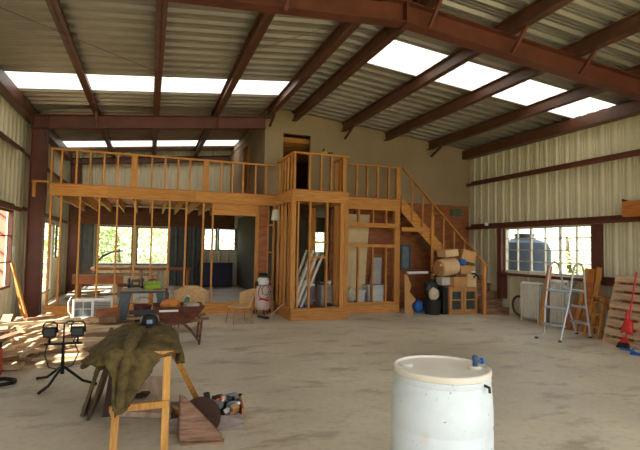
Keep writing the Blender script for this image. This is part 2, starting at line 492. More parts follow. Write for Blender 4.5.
# steel frames
def steel_frame(y, label, col_w=.31, x_right_end=None, left_only=False, low=.30, lift=0.0):
    r = thing('steel_frame', (XC, y, 0), label, 'steel frame', 'red steel portal frames')
    def rafter(xa, xb):
        mb = MB()
        def zt(x): return zr(x) - .262 + lift * max(0, XC - x)
        for (o0, o1, hy) in ((0, -.014, .10), (-low, -low + .014, .10)):
            mb.hexa([(xa, y - hy, zt(xa) + min(o0, o1)), (xb, y - hy, zt(xb) + min(o0, o1)), (xb, y + hy, zt(xb) + min(o0, o1)), (xa, y + hy, zt(xa) + min(o0, o1)),
                     (xa, y - hy, zt(xa) + max(o0, o1)), (xb, y - hy, zt(xb) + max(o0, o1)), (xb, y + hy, zt(xb) + max(o0, o1)), (xa, y + hy, zt(xa) + max(o0, o1))])
        mb.hexa([(xa, y - .006, zt(xa) - low), (xb, y - .006, zt(xb) - low), (xb, y + .006, zt(xb) - low), (xa, y + .006, zt(xa) - low),
                 (xa, y - .006, zt(xa)), (xb, y - .006, zt(xb)), (xb, y + .006, zt(xb)), (xa, y + .006, zt(xa))])
        mb.build('rafter', steel, r, world=True)
    def column(x0, x1):
        zt = min(zr(x0), zr(x1)) - .285
        mb = MB()
        mb.box(x0, x1, y - .008, y + .008, .02, zt)
        mb.box(x0, x0 + .014, y - .1, y + .1, .02, zt)
        mb.box(x1 - .014, x1, y - .1, y + .1, .02, zt)
        mb.box(x0 - .02, x1 + .02, y - .12, y + .12, 0, .02)
        mb.build('column', steel, r, world=True)
    column(XLI + .05, XLI + .05 + col_w)
    if left_only:
        rafter(XLI + .03, 2.72)
    else:
        rafter(XLI + .03, XC - .012); rafter(XC + .012, XRI - .03)
        column(XRI - .02 - col_w, XRI - .02)
        mb = MB(); zt = zr(XC) - .27
        mb.box(XC - .012, XC + .012, y - .11, y + .11, zt - low - .02, zt)
        mb.build('splice_plate', steel, r, world=True)
    for i, x in enumerate(PX):
        if left_only and x > 2.6: continue
        if i in (0, 2, 4, 5, 6, 7):
            zt = zr(x) - .28
            for s in (-1,):
                mb = MB()
                mb.bar((x + .02, y - .11, zt - low + .03), (x + .02, y + s * .45, zt + .06), .045, .045)
                mb.build('flange_brace', steel, r, world=True)
    return r
steel_frame(Y1, 'red steel portal frame crossing overhead under the ridge', lift=.028)
steel_frame(Y2, 'red steel portal frame with column at the front of the loft', left_only=True)
steel_frame(YE - .16, 'red steel portal frame against the far end wall', left_only=True, low=.2)
steel_frame(-.5, 'red steel portal frame over the entrance bay')

# purlin end braces at the drywall
for x, w in ((2.80, 'left of the ridge'), (4.90, 'over the loft rail'), (7.62, 'over the stairs')):
    zt = zr(x) - .27
    mb = MB(); mb.bar((x + .03, 11.98, zt - .22), (x + .03, 11.5, zt - .03), .05, .05)
    tag(mb.build('flange_brace', steel), f'short dark steel brace from the drywall to the purlin {w}', 'brace', 'purlin braces at the drywall')
# rod bracing under the left slope
for k, (a, b, w) in enumerate((((-2.3, 11.85, 4.40), (2.7, 6.1, 4.93), 'from the loft column to the ridge'), ((-2.3, 6.1, 4.44), (2.7, 11.85, 4.97), 'crossing toward the drywall corner'))):
    tag(MB().tube([a, b], .004, 6).build('brace_rod', steel), 'thin diagonal brace rod under the left roof slope ' + w, 'brace rod', 'roof brace rods')

# ------------------------------------------------------------------ inner walls and floors
struct(MB().box(XLI + .45, XRI, Y2 + .16, YE - .05, 0, .24).build('floor_raised', concrete_m))
def partition():
    y0, y1 = Y2 + .12, Y2 + .22
    mb = MB()
    dx0, dx1, dz1 = 3.24, 4.0, 4.66
    def q(xa, xb, za, ztop=None):
        za0, zb0 = za
        mb.hexa([(xa, y0, za0), (xb, y0, za0), (xb, y1, za0), (xa, y1, za0), (xa, y0, zb0(xa)), (xb, y0, zb0(xb)), (xb, y1, zb0(xb)), (xa, y1, zb0(xa))])
    T = lambda x: zr(x) - .012
    q(2.75, dx0, (DECK1, T)); q(dx1, XR - .02, (DECK1, T)); 
    q(dx0, XC + .0, (dz1, T)) if dx0 < XC else None
    q(dx0, dx1, (dz1, T))
    return struct(mb.build('wall_partition', drywall_m))
partition()
mb = MB()
for ya, yb, za in ((Y2 + .225, 14.2, 3.004), (14.2, 14.95, 4.72), (14.95, YE - .06, 3.004)):
    mb.box(2.75, 2.85, ya, yb, za, zr(2.75) - .03)
struct(mb.build('wall_loft', drywall_m))
fr = struct_root('door_1', (2.75, 14.57, 3.0))
MB().box(2.70, 2.87, 14.13, 14.21, 3.0, 4.78).build('jamb', wz, fr, world=True)
MB().box(2.70, 2.87, 14.94, 15.02, 3.0, 4.78).build('jamb', wz, fr, world=True)
MB().box(2.70, 2.87, 14.13, 15.02, 4.72, 4.80).build('head_trim', wy, fr, world=True)
MB().box(2.86, 2.90, 14.22, 14.93, 3.02, 4.7).build('door_leaf', ply_m, fr, world=True)
# room behind the loft door: side wall, back wall, ceiling joists
struct(MB().box(4.9, 5.0, Y2 + .23, YE - .06, 3.02, 4.98).build('wall_bedroom', ply_m))
struct(MB().box(2.86, XR - .1, YE - .14, YE - .08, 3.02, 4.6).build('wall_bedroom_end', ply_m))
jr = thing('joist_ceiling', (3.9, 14, 4.6), 'brown slatted joists inside the dark loft doorway', 'ceiling joists')
for k in range(11):
    y = Y2 + .45 + k * .3
    MB().box(2.87, 4.89, y, y + .04, 4.5, 4.64).build('joist', wx, jr, world=True)
# upper floor slab behind partition + loft deck
dk = thing('loft_deck', (0, 14.9, DECK0), 'loft floor of pale joists and a long orange rim board', 'loft floor')
def rimboard(xa, xb, y):
    MB().box(xa, xb, y, y + .038, DECK0, DECK1 - .02).build('rim_joist', wx, dk, world=True)
rimboard(-2.12, -.93, Y2 + .0); rimboard(-.925, 1.02, Y2); rimboard(1.025, 3.05, Y2)
for k in range(13):
    x = -2.05 + k * .406
    if x > 2.7: break
    MB().box(x, x + .038, Y2 + .04, YE - .3, DECK0 + .01, DECK1 - .022).build('joist', joist_m, dk, world=True)
MB().box(-2.12, 3.05, Y2, YE - .3, DECK1 - .02, DECK1).build('subfloor', ply_m, dk, world=True)
MB().box(-2.45, -2.12, Y2 - .12, Y2 - .1, DECK1 - .02, DECK1 + .02).build('ledger', wx, dk, world=True)
MB().box(-2.42, -2.36, Y2 - .16, Y2 - .1, DECK1 - .35, DECK1 - .021).build('ledger_block', wz, dk, world=True)
struct(MB().box(3.06, XR - .05, Y2 + .24, YE - .06, DECK0 + .1, DECK1).build('floor_upper', ply_m))

# landing deck over the closet and right framing
ld = thing('landing_deck', (4.6, 11.3, DECK0), 'loft landing of orange rim boards over the framed closet', 'loft floor')
MB().box(3.05, 4.44, 10.48, 10.518, DECK0, DECK1 - .02).build('rim_joist', wx, ld, world=True)
MB().box(3.05, 3.088, 10.52, Y2 - .002, DECK0, DECK1 - .02).build('rim_joist', wy, ld, world=True)
MB().box(4.402, 4.44, 10.52, 11.33, DECK0, DECK1 - .02).build('rim_joist', wy, ld, world=True)
MB().box(4.445, 6.30, 11.335, 11.373, DECK0, DECK1 - .02).build('rim_joist', wx, ld, world=True)
MB().box(6.262, 6.30, 11.375, Y2 + .1, DECK0, DECK1 - .02).build('rim_joist', wy, ld, world=True)
MB().box(3.05, 4.44, 10.48, 11.33, DECK1 - .018, DECK1).build('subfloor', ply_m, ld, world=True)
MB().box(3.055, 6.30, 11.335, Y2 + .11, DECK1 - .018, DECK1).build('subfloor', ply_m, ld, world=True)
for k in range(5):
    x = 3.4 + k * .5
    y0 = 10.52 if x < 4.4 else 11.375
    MB().box(x, x + .038, y0, Y2 - .01, DECK0 + .01, DECK1 - .022).build('joist', wy, ld, world=True)

# ------------------------------------------------------------------ railings
RT = 3.86
rl = thing('loft_railing', (.3, Y2 + .05, DECK1), 'long orange stud railing along the front of the loft', 'railing')
BX = [-2.10, -1.9, -1.6, -1.32, -1.03, -.74, .01, .31, .61, .89, 1.64, 1.92, 2.19, 2.51, 2.78]
ZL = 3.78
for x in BX:
    MB().box(x - .019, x + .019, Y2 + .012, Y2 + .09, DECK1 + .001, ZL - .04).build('baluster', wz, rl, world=True)
for x in (-.38, 1.27):
    MB().box(x - .07, x + .07, Y2 + .01, Y2 + .048, DECK1 + .001, ZL - .04).build('newel', wz, rl, world=True)
MB().box(-2.12, 3.02, Y2 + .0, Y2 + .09, ZL - .04, ZL).build('top_rail', wx, rl, world=True)

bl = thing('balcony_railing', (3.7, 10.5, DECK1), 'orange stud railing boxing in the loft landing corner', 'railing')
for x in (3.10, 3.46, 3.74, 3.99, 4.30):
    MB().box(x - .019, x + .019, 10.485, 10.575, DECK1 + .001, RT - .04).build('baluster', wz, bl, world=True)
MB().box(3.05, 4.44, 10.48, 10.57, RT - .039, RT).build('top_rail', wx, bl, world=True)
for k in range(5):
    y = 10.74 + k * .27
    MB().box(3.06, 3.105, y - .019, y + .019, DECK1 + .001, RT - .04).build('baluster', wz, bl, world=True)
MB().box(3.05, 3.14, 10.572, 11.98, RT - .039, RT).build('top_rail', wy, bl, world=True)
for k in range(3):
    y = 10.66 + k * .27
    MB().box(4.345, 4.435, y - .019, y + .019, DECK1 + .001, RT - .04).build('baluster', wz, bl, world=True)
MB().box(4.35, 4.44, 10.572, 11.33, RT - .039, RT).build('top_rail', wy, bl, world=True)

rr_ = thing('landing_railing', (5.4, 11.35, DECK1), 'orange stud railing on the landing above the right framing', 'railing')
for x in (4.50, 5.03, 5.33, 5.63, 5.95, 6.2):
    MB().box(x - .019, x + .019, 11.345, 11.425, DECK1 + .001, RT - .04).build('baluster', wz, rr_, world=True)
MB().box(6.222, 6.30, 11.34, 11.42, DECK1 + .001, RT - .04).build('newel', wz, rr_, world=True)
MB().box(4.446, 6.30, 11.34, 11.43, RT - .039, RT).build('top_rail', wx, rr_, world=True)

# ------------------------------------------------------------------ stud walls
PB = .24
sw = thing('stud_wall', (.3, Y2 + .06, 0), 'open framed stud wall under the loft with a doorway', 'stud wall')
for x in (-2.09, -1.88, -1.5, -1.1, -.72, -.33, .05, .44, .83, 1.24, 1.47):
    MB().box(x - .019, x + .019, Y2 + .04, Y2 + .13, PB + .04, DECK0 - .002).build('stud', wz, sw, world=True)
for x in (2.565, 2.605):
    MB().box(x - .019, x + .019, Y2 + .04, Y2 + .13, PB + .04, DECK0 - .002).build('stud', wz, sw, world=True)
for x in (2.87, 3.02):
    MB().box(x - .019, x + .019, Y2 + .04, Y2 + .13, PB + .04, DECK0 - .002).build('stud', wz, sw, world=True)
MB().box(1.49, 2.545, Y2 + .04, Y2 + .13, 2.43, DECK0 - .002).build('header', wx, sw, world=True)
MB().box(-2.12, 1.49, Y2 + .03, Y2 + .13, PB, PB + .039).build('bottom_plate', wx, sw, world=True)
MB().box(2.545, 3.04, Y2 + .03, Y2 + .13, PB, PB + .039).build('bottom_plate', wx, sw, world=True)
MB().box(-2.12, 3.04, Y2 + .0, Y2 + .0295, 0, PB + .03).build('rim_board', wx, sw, world=True)
MB().box(2.63, 2.85, Y2 + .05, Y2 + .07, PB + .04, DECK0 - .003).build('plywood_panel', ply_m, sw, world=True)
for z in (.75, 1.5, 2.2):
    MB().box(2.89, 3.0, Y2 + .06, Y2 + .12, z, z + .04).build('block', wx, sw, world=True)

bw = thing('framed_closet', (3.75, 11.2, 0), 'boxed closet frame of orange studs jutting from the loft', 'framed closet')
def stud(par, x0, x1, y0, y1, z0=PB + .04, z1=DECK0 - .002, nm='stud', m=None):
    MB().box(x0, x1, y0, y1, z0, z1).build(nm, m or wz, par, world=True)
stud(bw, 3.05, 3.14, 10.482, 10.52, nm='corner_post'); stud(bw, 3.05, 3.09, 10.522, 10.61, nm='corner_post')
for x in (3.2, 3.49, 3.91):
    stud(bw, x - .019, x + .019, 10.485, 10.575)
stud(bw, 4.24, 4.34, 10.485, 10.575, nm='corner_post'); stud(bw, 4.345, 4.44, 10.482, 10.575, nm='corner_post')
for k in range(4):
    y = 10.86 + k * .33
    stud(bw, 3.06, 3.115, y - .019, y + .019)
for y in (10.9, 11.2):
    stud(bw, 4.35, 4.44, y - .019, y + .019)
for x in (3.3, 4.1):
    stud(bw, x - .06, x + .06, 12.04, 12.08, nm='back_stud')
stud(bw, 3.512, 3.888, 10.49, 10.57, 1.77, 1.81, 'block', wx); stud(bw, 3.512, 3.888, 10.49, 10.57, 1.42, 1.46, 'block', wx)
stud(bw, 3.05, 4.44, 10.48, 10.58, PB, PB + .039, 'bottom_plate', wx)
stud(bw, 3.05, 3.15, 10.582, 11.99, PB, PB + .039, 'bottom_plate', wy)
stud(bw, 3.05, 4.44, 10.44, 10.478, 0, PB + .03, 'rim_board', wx)
stud(bw, 3.05, 3.088, 10.48, 11.99, 0, PB - .001, 'rim_board', wy)
stud(bw, 3.09, 4.44, 10.48, 12.1, 0, PB - .002, 'floor_panel', ply_m)

rw = thing('framed_partition', (5.4, 11.4, 0), 'framed partition of studs and cross rails under the landing', 'stud wall')
yb0, yb1 = 11.345, 11.435
stud(rw, 4.50, 4.60, yb0, yb1, nm='end_post'); stud(rw, 6.14, 6.30, yb0, yb1, nm='end_post')
for x in (5.1, 5.51, 5.9):
    stud(rw, x - .019, x + .019, yb0, yb1, 2.34, DECK0 - .042)
    stud(rw, x - .019, x + .019, yb0, yb1, PB + .04, 1.70)
stud(rw, 4.45, 6.30, yb0 - .002, yb1, DECK0 - .041, DECK0 - .002, 'top_plate', wx)
stud(rw, 4.601, 6.139, yb0 - .004, yb1, 2.22, 2.339, 'cross_rail', wx)
stud(rw, 4.601, 6.139, yb0 - .002, yb1, 1.70, 1.78, 'cross_rail', wx)
stud(rw, 4.45, 6.30, yb0 - .005, yb1, PB - .05, PB + .039, 'bottom_plate', wx)
stud(rw, 4.45, 6.30, yb0 + .0, yb1 + .5, 0, PB - .052, 'rim_board', wx)

# rooms behind: brown plywood backing under the landing and stairs
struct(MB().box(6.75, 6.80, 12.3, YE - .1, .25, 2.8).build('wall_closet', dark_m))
struct(MB().box(5.35, XR - .03, Y2 + .12, Y2 + .17, 0, DECK1 - .005).build('wall_plywood', ply_m))
struct(MB().box(4.6, 5.3, Y2 + .12, Y2 + .17, .25, DECK0).build('wall_closet_back', ply_m))

# ------------------------------------------------------------------ stairs
st = thing('staircase', (7.6, 11.4, 0), 'orange framed stair with stud rail turning down to the floor', 'staircase')
nst = 11; sx0, sx1, sz1, sz0 = 6.32, 8.38, DECK1, .98
for k in range(nst):
    x = sx0 + (sx1 - sx0) * k / nst; z = sz1 - (sz1 - sz0) * (k + 1) / nst
    MB().box(x, x + .22, 11.36, 12.08, z - .035, z).build('tread', stair_m, st, world=True)
    MB().box(x, x + .02, 11.36, 12.08, z + .001, z + .149).build('riser', stair_m, st, world=True)
def slope_board(y0, y1, top_off, h, nm, m, xa=sx0, xb=sx1, za=sz1, zb=sz0):
    mb = MB(); mb.prism([(xa, y0, za + top_off), (xb, y0, zb + top_off), (xb, y0, zb + top_off - h), (xa, y0, za + top_off - h)], (0, y1 - y0, 0))
    mb.build(nm, m, st, world=True)
slope_board(11.31, 11.35, .06, .40, 'stringer', wx)
def zs(x): return sz1 + (sz0 - sz1) * (x - sx0) / (sx1 - sx0)
for x in (6.62, 6.95, 7.26, 7.62, 7.96, 8.3):
    MB().box(x - .019, x + .019, 11.27, 11.309, zs(x) - .3, zs(x) + .82).build('baluster', wz, st, world=True)
MB().box(7.20, 7.29, 11.24, 11.269, .0, zs(7.25) + .5).build('post', wz, st, world=True)
MB().box(6.305, 7.199, 11.265, 11.305, 2.14, 2.25).build('brace_rail', wx, st, world=True)
slope_board(11.25, 11.33, .88, .05, 'handrail', wx)
MB().box(8.355, 9.03, 11.3, 12.08, .90, .975).build('landing', stair_m, st, world=True)
MB().box(8.38, 9.03, 11.31, 11.34, .73, .9).build('riser', stair_m, st, world=True)
for k in range(4):
    z = .195 * (k + 1) - .02; y = 10.34 + k * .24
    MB().box(8.27, 9.03, y, 11.3, z - .04, z).build('tread', stair_m, st, world=True)
    MB().box(8.29, 9.01, y + .03, y + .055, z - .195 + .001 if k else 0, z - .041).build('riser', stair_m, st, world=True)
    MB().box(8.29, 9.01, y + .06, 11.29, max(0, z - .19), z - .042).build('tread_fill', stair_m, st, world=True)
MB().box(8.20, 8.265, 10.32, 10.39, 0, 1.3).build('newel', wz, st, world=True)
MB().bar((8.24, 10.29, 1.27), (8.37, 11.26, 1.86), .07, .05).build('handrail', wy, st, world=True)

o = MB().box(8.42, 8.80, Y2 + .07, Y2 + .119, 2.68, 2.90).build('electrical_panel', mat('sage_green_metal', (96, 104, 78), .5), None, bevel=.006)
tag(o, 'small sage green electrical box on plywood above the stairs', 'electrical box')

# small window frame on the plywood
wf = thing('picture_frame', (6.9, Y2 + .1, 1.1), 'blue grey framed pane on the brown plywood under the stairs', 'framed pane')
for a in ((6.74, 6.79, 1.08, 1.80), (7.01, 7.06, 1.08, 1.80), (6.79, 7.01, 1.08, 1.14), (6.79, 7.01, 1.74, 1.80)):
    MB().box(a[0], a[1], Y2 + .06, Y2 + .115, a[2], a[3]).build('frame', greyblue, wf, world=True)
MB().box(6.79, 7.01, Y2 + .09, Y2 + .11, 1.14, 1.74).build('pane', mat('dim_pane', (120, 136, 150), .15), wf, world=True)

# ------------------------------------------------------------------ windows
def window(name, axis, base, u0, u1, z0, z1, cols, rows, m, depth=.06, muntin=.022, fr=.045, heavy=()):
    c = (base, (u0 + u1) / 2, z0) if axis == 'y' else ((u0 + u1) / 2, base, z0)
    r = struct_root(name, c)
    def bx(a, b, za, zb, d=depth, nm='frame'):
        mb = MB()
        if axis == 'y': mb.box(base - d / 2, base + d / 2, a, b, za, zb)
        else: mb.box(a, b, base - d / 2, base + d / 2, za, zb)
        mb.build(nm, m, r, world=True)
    bx(u0, u0 + fr, z0, z1); bx(u1 - fr, u1, z0, z1); bx(u0 + fr, u1 - fr, z0, z0 + fr); bx(u0 + fr, u1 - fr, z1 - fr, z1)
    for k in range(1, cols):
        u = u0 + (u1 - u0) * k / cols
        w = .05 if k in heavy else muntin
        bx(u - w / 2, u + w / 2, z0 + fr, z1 - fr, depth * .8, 'mullion' if k in heavy else 'muntin')
    for k in range(1, rows):
        z = z0 + (z1 - z0) * k / rows
        bx(u0 + fr, u1 - fr, z - muntin / 2, z + muntin / 2, depth * .6, 'muntin')
    mb = MB()
    if axis == 'y': mb.face([(base, u0 + fr, z0 + fr), (base, u1 - fr, z0 + fr), (base, u1 - fr, z1 - fr), (base, u0 + fr, z1 - fr)])
    else: mb.face([(u0 + fr, base, z0 + fr), (u1 - fr, base, z0 + fr), (u1 - fr, base, z1 - fr), (u0 + fr, base, z1 - fr)])
    mb.build('pane', glass, r, world=True)
    return r
winw = mat('window_white', (200, 196, 180), .5, var=.05)
wing = mat('window_grey', (120, 112, 100), .5, var=.05)
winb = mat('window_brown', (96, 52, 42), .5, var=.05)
window('window_1', 'y', XR - .10, *RW[0], 6, 4, winw, heavy=(2, 4))
window('window_2', 'y', XL + .10, *LW[0], 4, 3, winb, heavy=(1, 2, 3))
window('window_3', 'y', XL + .06, *LW[1], 1, 1, wing)
window('window_4', 'y', XL + .06, *LW[2], 1, 1, wing)
for i, w in enumerate(BW):
    window(f'window_{5 + i}', 'x', YE - .05, *w, 1, 1, wing, fr=.05)
# dark trim posts of the right window
for k, (a, b) in enumerate(((10.47, 10.62), (7.56, 7.70))):
    tag(MB().box(XR - .24, XR - .04, a, b, (.40 if k == 0 else 1.11), 2.27).build('window_post', steel), ['dark red steel post between the stairs and right window', 'dark red steel post at the near end of right window'][k], 'post', 'window posts')
# shaded lining of the wall below the loft (end wall)
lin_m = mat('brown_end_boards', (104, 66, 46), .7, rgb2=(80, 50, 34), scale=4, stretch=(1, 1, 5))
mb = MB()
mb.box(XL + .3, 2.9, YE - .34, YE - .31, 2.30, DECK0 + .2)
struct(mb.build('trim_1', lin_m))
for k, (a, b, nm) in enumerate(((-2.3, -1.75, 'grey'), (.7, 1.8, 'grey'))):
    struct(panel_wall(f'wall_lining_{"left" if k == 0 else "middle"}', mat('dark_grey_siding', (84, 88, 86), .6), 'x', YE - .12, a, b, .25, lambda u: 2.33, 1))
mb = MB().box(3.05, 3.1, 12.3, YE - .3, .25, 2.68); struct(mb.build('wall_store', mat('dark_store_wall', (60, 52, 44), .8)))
# ledge under the end wall windows
lg = thing('window_ledge', (-.1, YE - .4, .25), 'long orange wooden ledge under the far end windows', 'shelf')
MB().box(-1.75, 1.4, YE - .6, YE - .4, .80, .89).build('plank', ply_m, lg, world=True)
for x in (-1.6, -.2, 1.3):
    MB().box(x - .04, x + .04, YE - .5, YE - .4, .25, .799).build('leg', wz, lg, world=True)

# ------------------------------------------------------------------ outside
def rail_fence():
    r = thing('deck_railing', (-.3, 20.2, -.2), 'grey horizontal deck rail outside the far windows', 'railing')
    gm = mat('grey_deck_board', (150, 156, 160), .7)
    for z in (.55, .95):
        MB().box(-6, 5, 20.15, 20.2, z - .2, z).build('rail', gm, r, world=True)
    for x in (-5.5, -2.6, .95, 4.6):
        MB().box(x - .05, x + .05, 20.2, 20.3, -.2, 1.1).build('post', gm, r, world=True)
rail_fence()
def crown_mesh(seed, n, R):
    r = random.Random(seed); bm = bmesh.new()
    cl = [Vector((r.gauss(0, .45), r.gauss(0, .45), r.uniform(-.6, .7))) for _ in range(14)]
    for _ in range(n):
        c = r.choice(cl); p = c + Vector((r.gauss(0, .28), r.gauss(0, .28), r.gauss(0, .24)))
        p = Vector((p.x * R, p.y * R, p.z * R))
        a = Vector((r.uniform(-1, 1), r.uniform(-1, 1), r.uniform(-1, 1))).normalized()
        b = a.orthogonal().normalized(); s = r.uniform(.07, .16)
        vs = [bm.verts.new(p + q * s) for q in (a, b * .5, -a, -b * .5)]
        bm.faces.new(vs)
    me = bpy.data.meshes.new('crown'); bm.to_mesh(me); bm.free(); return me
CR = [crown_mesh(s, 1500, 2.2) for s in (1, 2, 3)]
trees = [(-4.2, 27, 3.0, 1.2, 'nearest the left of the far windows'), (-1.4, 25, 2.4, 1.0, 'framed by the left far window'), (1.5, 27.5, 2.9, 1.2, 'framed by the second far window'),
         (5.0, 26, 2.6, 1.1, 'beyond the paired small windows'), (10.5, 27, 2.8, 1.1, 'beyond the closet window'), (15, 11.0, 2.2, 1.0, 'outside the right window near its far end'),
         (15.5, 14.5, 2.5, 1.1, 'behind the blue tank'), (16, 7.8, 2.4, 1.0, 'outside the near end of the right window'), (-13, 26, 3.0, 1.3, 'outside the left side door'),
         (-2.6, 30, 4.0, 1.5, 'tallest behind the far windows')]
for i, (x, y, h, s, w) in enumerate(trees):
    t = thing('tree', (x, y, -.2), 'sunlit leafy tree ' + w, 'tree', 'trees outside')
    MB().tube([(0, 0, 0), (.05, 0, h * .5), (0, .05, h)], [.12, .1, .05], 8).build('trunk', bark, t)
    me = CR[i % 3]
    if not me.materials: me.materials.append(leafs[i % 2])
    c = bpy.data.objects.new('crown', me); COL.objects.link(c); c.parent = t; c.location = (0, 0, h * .75); c.scale = (s, s, s * .8)
# tanks and pink screen with shadow bars outside
wt = thing('water_tank', (11.6, 12.6, -.2), 'dark blue water tank outside the right window', 'tank')
MB().lathe([(.80, 0), (.82, .1), (.80, .9), (.83, .95), (.80, 1.0), (.80, 1.9), (.7, 2.15), (.3, 2.3), (.28, 2.36), (0, 2.38)], n=32).build('shell', tankblue, wt, smooth=True)
MB().lathe([(.29, 2.36), (.31, 2.37), (.31, 2.44), (0, 2.45)], n=24).build('lid', dark_m, wt)
sh = thing('board_screen', (-3.1, 12.95, -.2), 'pink board screen with dark diagonal shadow bars outside the left window', 'screen')
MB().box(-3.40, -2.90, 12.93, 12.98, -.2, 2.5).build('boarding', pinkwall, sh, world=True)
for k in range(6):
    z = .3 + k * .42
    MB().bar((-3.38, 12.915, z), (-2.92, 12.915, z - .36), .03, .05, up=(0, 1, 0)).build('batten', winb, sh, world=True)  # added dark bars stand in for diagonal shadows on a sunlit red-brown sheet

# ================================================================== objects on the floor
def cyl(mb, p0, p1, r, n=16):
    return mb.tube([p0, p1], r, n)
def arc(c, r, a0, a1, n, axis='xz'):
    out = []
    for k in range(n + 1):
        a = a0 + (a1 - a0) * k / n
        p = (r * math.cos(a), r * math.sin(a))
        out.append({'xz': (c[0] + p[0], c[1], c[2] + p[1]), 'yz': (c[0], c[1] + p[0], c[2] + p[1]), 'xy': (c[0] + p[0], c[1] + p[1], c[2])}[axis])
    return out

# ---- white drum
t = thing('plastic_drum', (1.63, 2.43, 0), 'big white plastic drum standing on the bare concrete in the foreground', 'drum')
R = .289
MB().lathe([(R * .93, 0), (R * .97, .02), (R * .985, .08), (R, .20), (R, .29), (R * .985, .30), (R * .985, .315), (R, .325), (R * 1.0, .59), (R * .985, .60), (R * .985, .612), (R, .625),
            (R * .99, .72), (R * .965, .80), (R * .945, .835), (R * .955, .84), (R * .955, .865), (R * .94, .868)], n=64).build('shell', barrel_m, t, smooth=True)
MB().lathe([(R * .955, .868), (R * .965, .873), (R * .965, .895), (R * .94, .90), (R * .91, .899), (R * .90, .888), (R * .5, .884), (0, .884)], n=64).build('lid', dirt_lid, t, smooth=True)
for (a, rr, nm) in ((2.55, .2, 'bung'), (-.3, .2, 'bung')):
    MB().lathe([(.038, .885), (.04, .893), (.03, .9), (.018, .897), (0, .897)], c=(rr * math.cos(a), rr * math.sin(a), 0), n=20).build(nm, offwhite, t, smooth=True)
v = MB(); cx, cy = .2 * math.cos(-.3), .2 * math.sin(-.3)
v.lathe([(.013, .897), (.015, .9), (.015, .93), (.018, .935), (.018, .948), (.01, .955), (0, .955)], c=(cx, cy, 0), n=14)
vo = v.build('valve', bluegrey_dark, t, smooth=True)
MB().tube([(cx, cy, .925), (cx + .036, cy - .01, .925)], .009, 10).build('spout', bluegrey_dark, vo)
MB().lathe([(.016, 0), (.017, .003), (.017, .012), (0, .012)], c=(cx + .037, cy - .01, .925), n=12, rot=Euler((0, PI / 2, 0))).build('handwheel', blue_m, vo)
hb = MB(); hb.tube([(.10, -.252, .85), (.11, -.285, .845), (.11, -.288, .82)], .008, 8); hb.build('clip', dark_m, t)

t.scale = (1, 1, 1.09)
# ---- saw bench with a coat over it
yel = mat('yellow_pine', (216, 164, 84), 0.6, rgb2=(182, 124, 58), scale=9, stretch=(5, 5, .5), rand=.06)
t = thing('work_bench', (0, 4.5, 0), 'narrow yellow pine trestle bench under the olive coat', 'bench')
def wb(nm, m=yel):
    return lambda mb: mb.build(nm, m, t, world=True)
wb('leg')(MB().bar((-.205, 4.03, 0), (-.19, 4.05, .78), .055, .04, up=(0, 1, 0)))
wb('leg')(MB().bar((.165, 3.98, 0), (.165, 4.0, .78), .055, .04, up=(0, 1, 0)))
wb('leg')(MB().bar((.56, 5.05, 0), (.22, 4.35, .76), .05, .035, up=(0, 1, 0)))
wb('leg', mat('dark_stained_leg', (70, 46, 36), .7))(MB().bar((-.33, 5.1, 0), (-.24, 5.0, .76), .07, .05, up=(0, 1, 0)))
wb('cross_bar')(MB().bar((-.24, 4.01, .40), (.19, 3.955, .425), .03, .05))
wb('side_rail')(MB().bar((-.21, 4.07, .76), (-.21, 5.05, .76), .035, .08))
wb('side_rail')(MB().bar((.18, 4.03, .76), (.2, 5.05, .76), .035, .08))
wb('top_board')(MB().hexa([(-.25, 4.0, .801), (.21, 3.97, .801), (.26, 5.1, .801), (-.25, 5.1, .801), (-.25, 4.0, .825), (.21, 3.97, .825), (.26, 5.1, .825), (-.25, 5.1, .825)]))

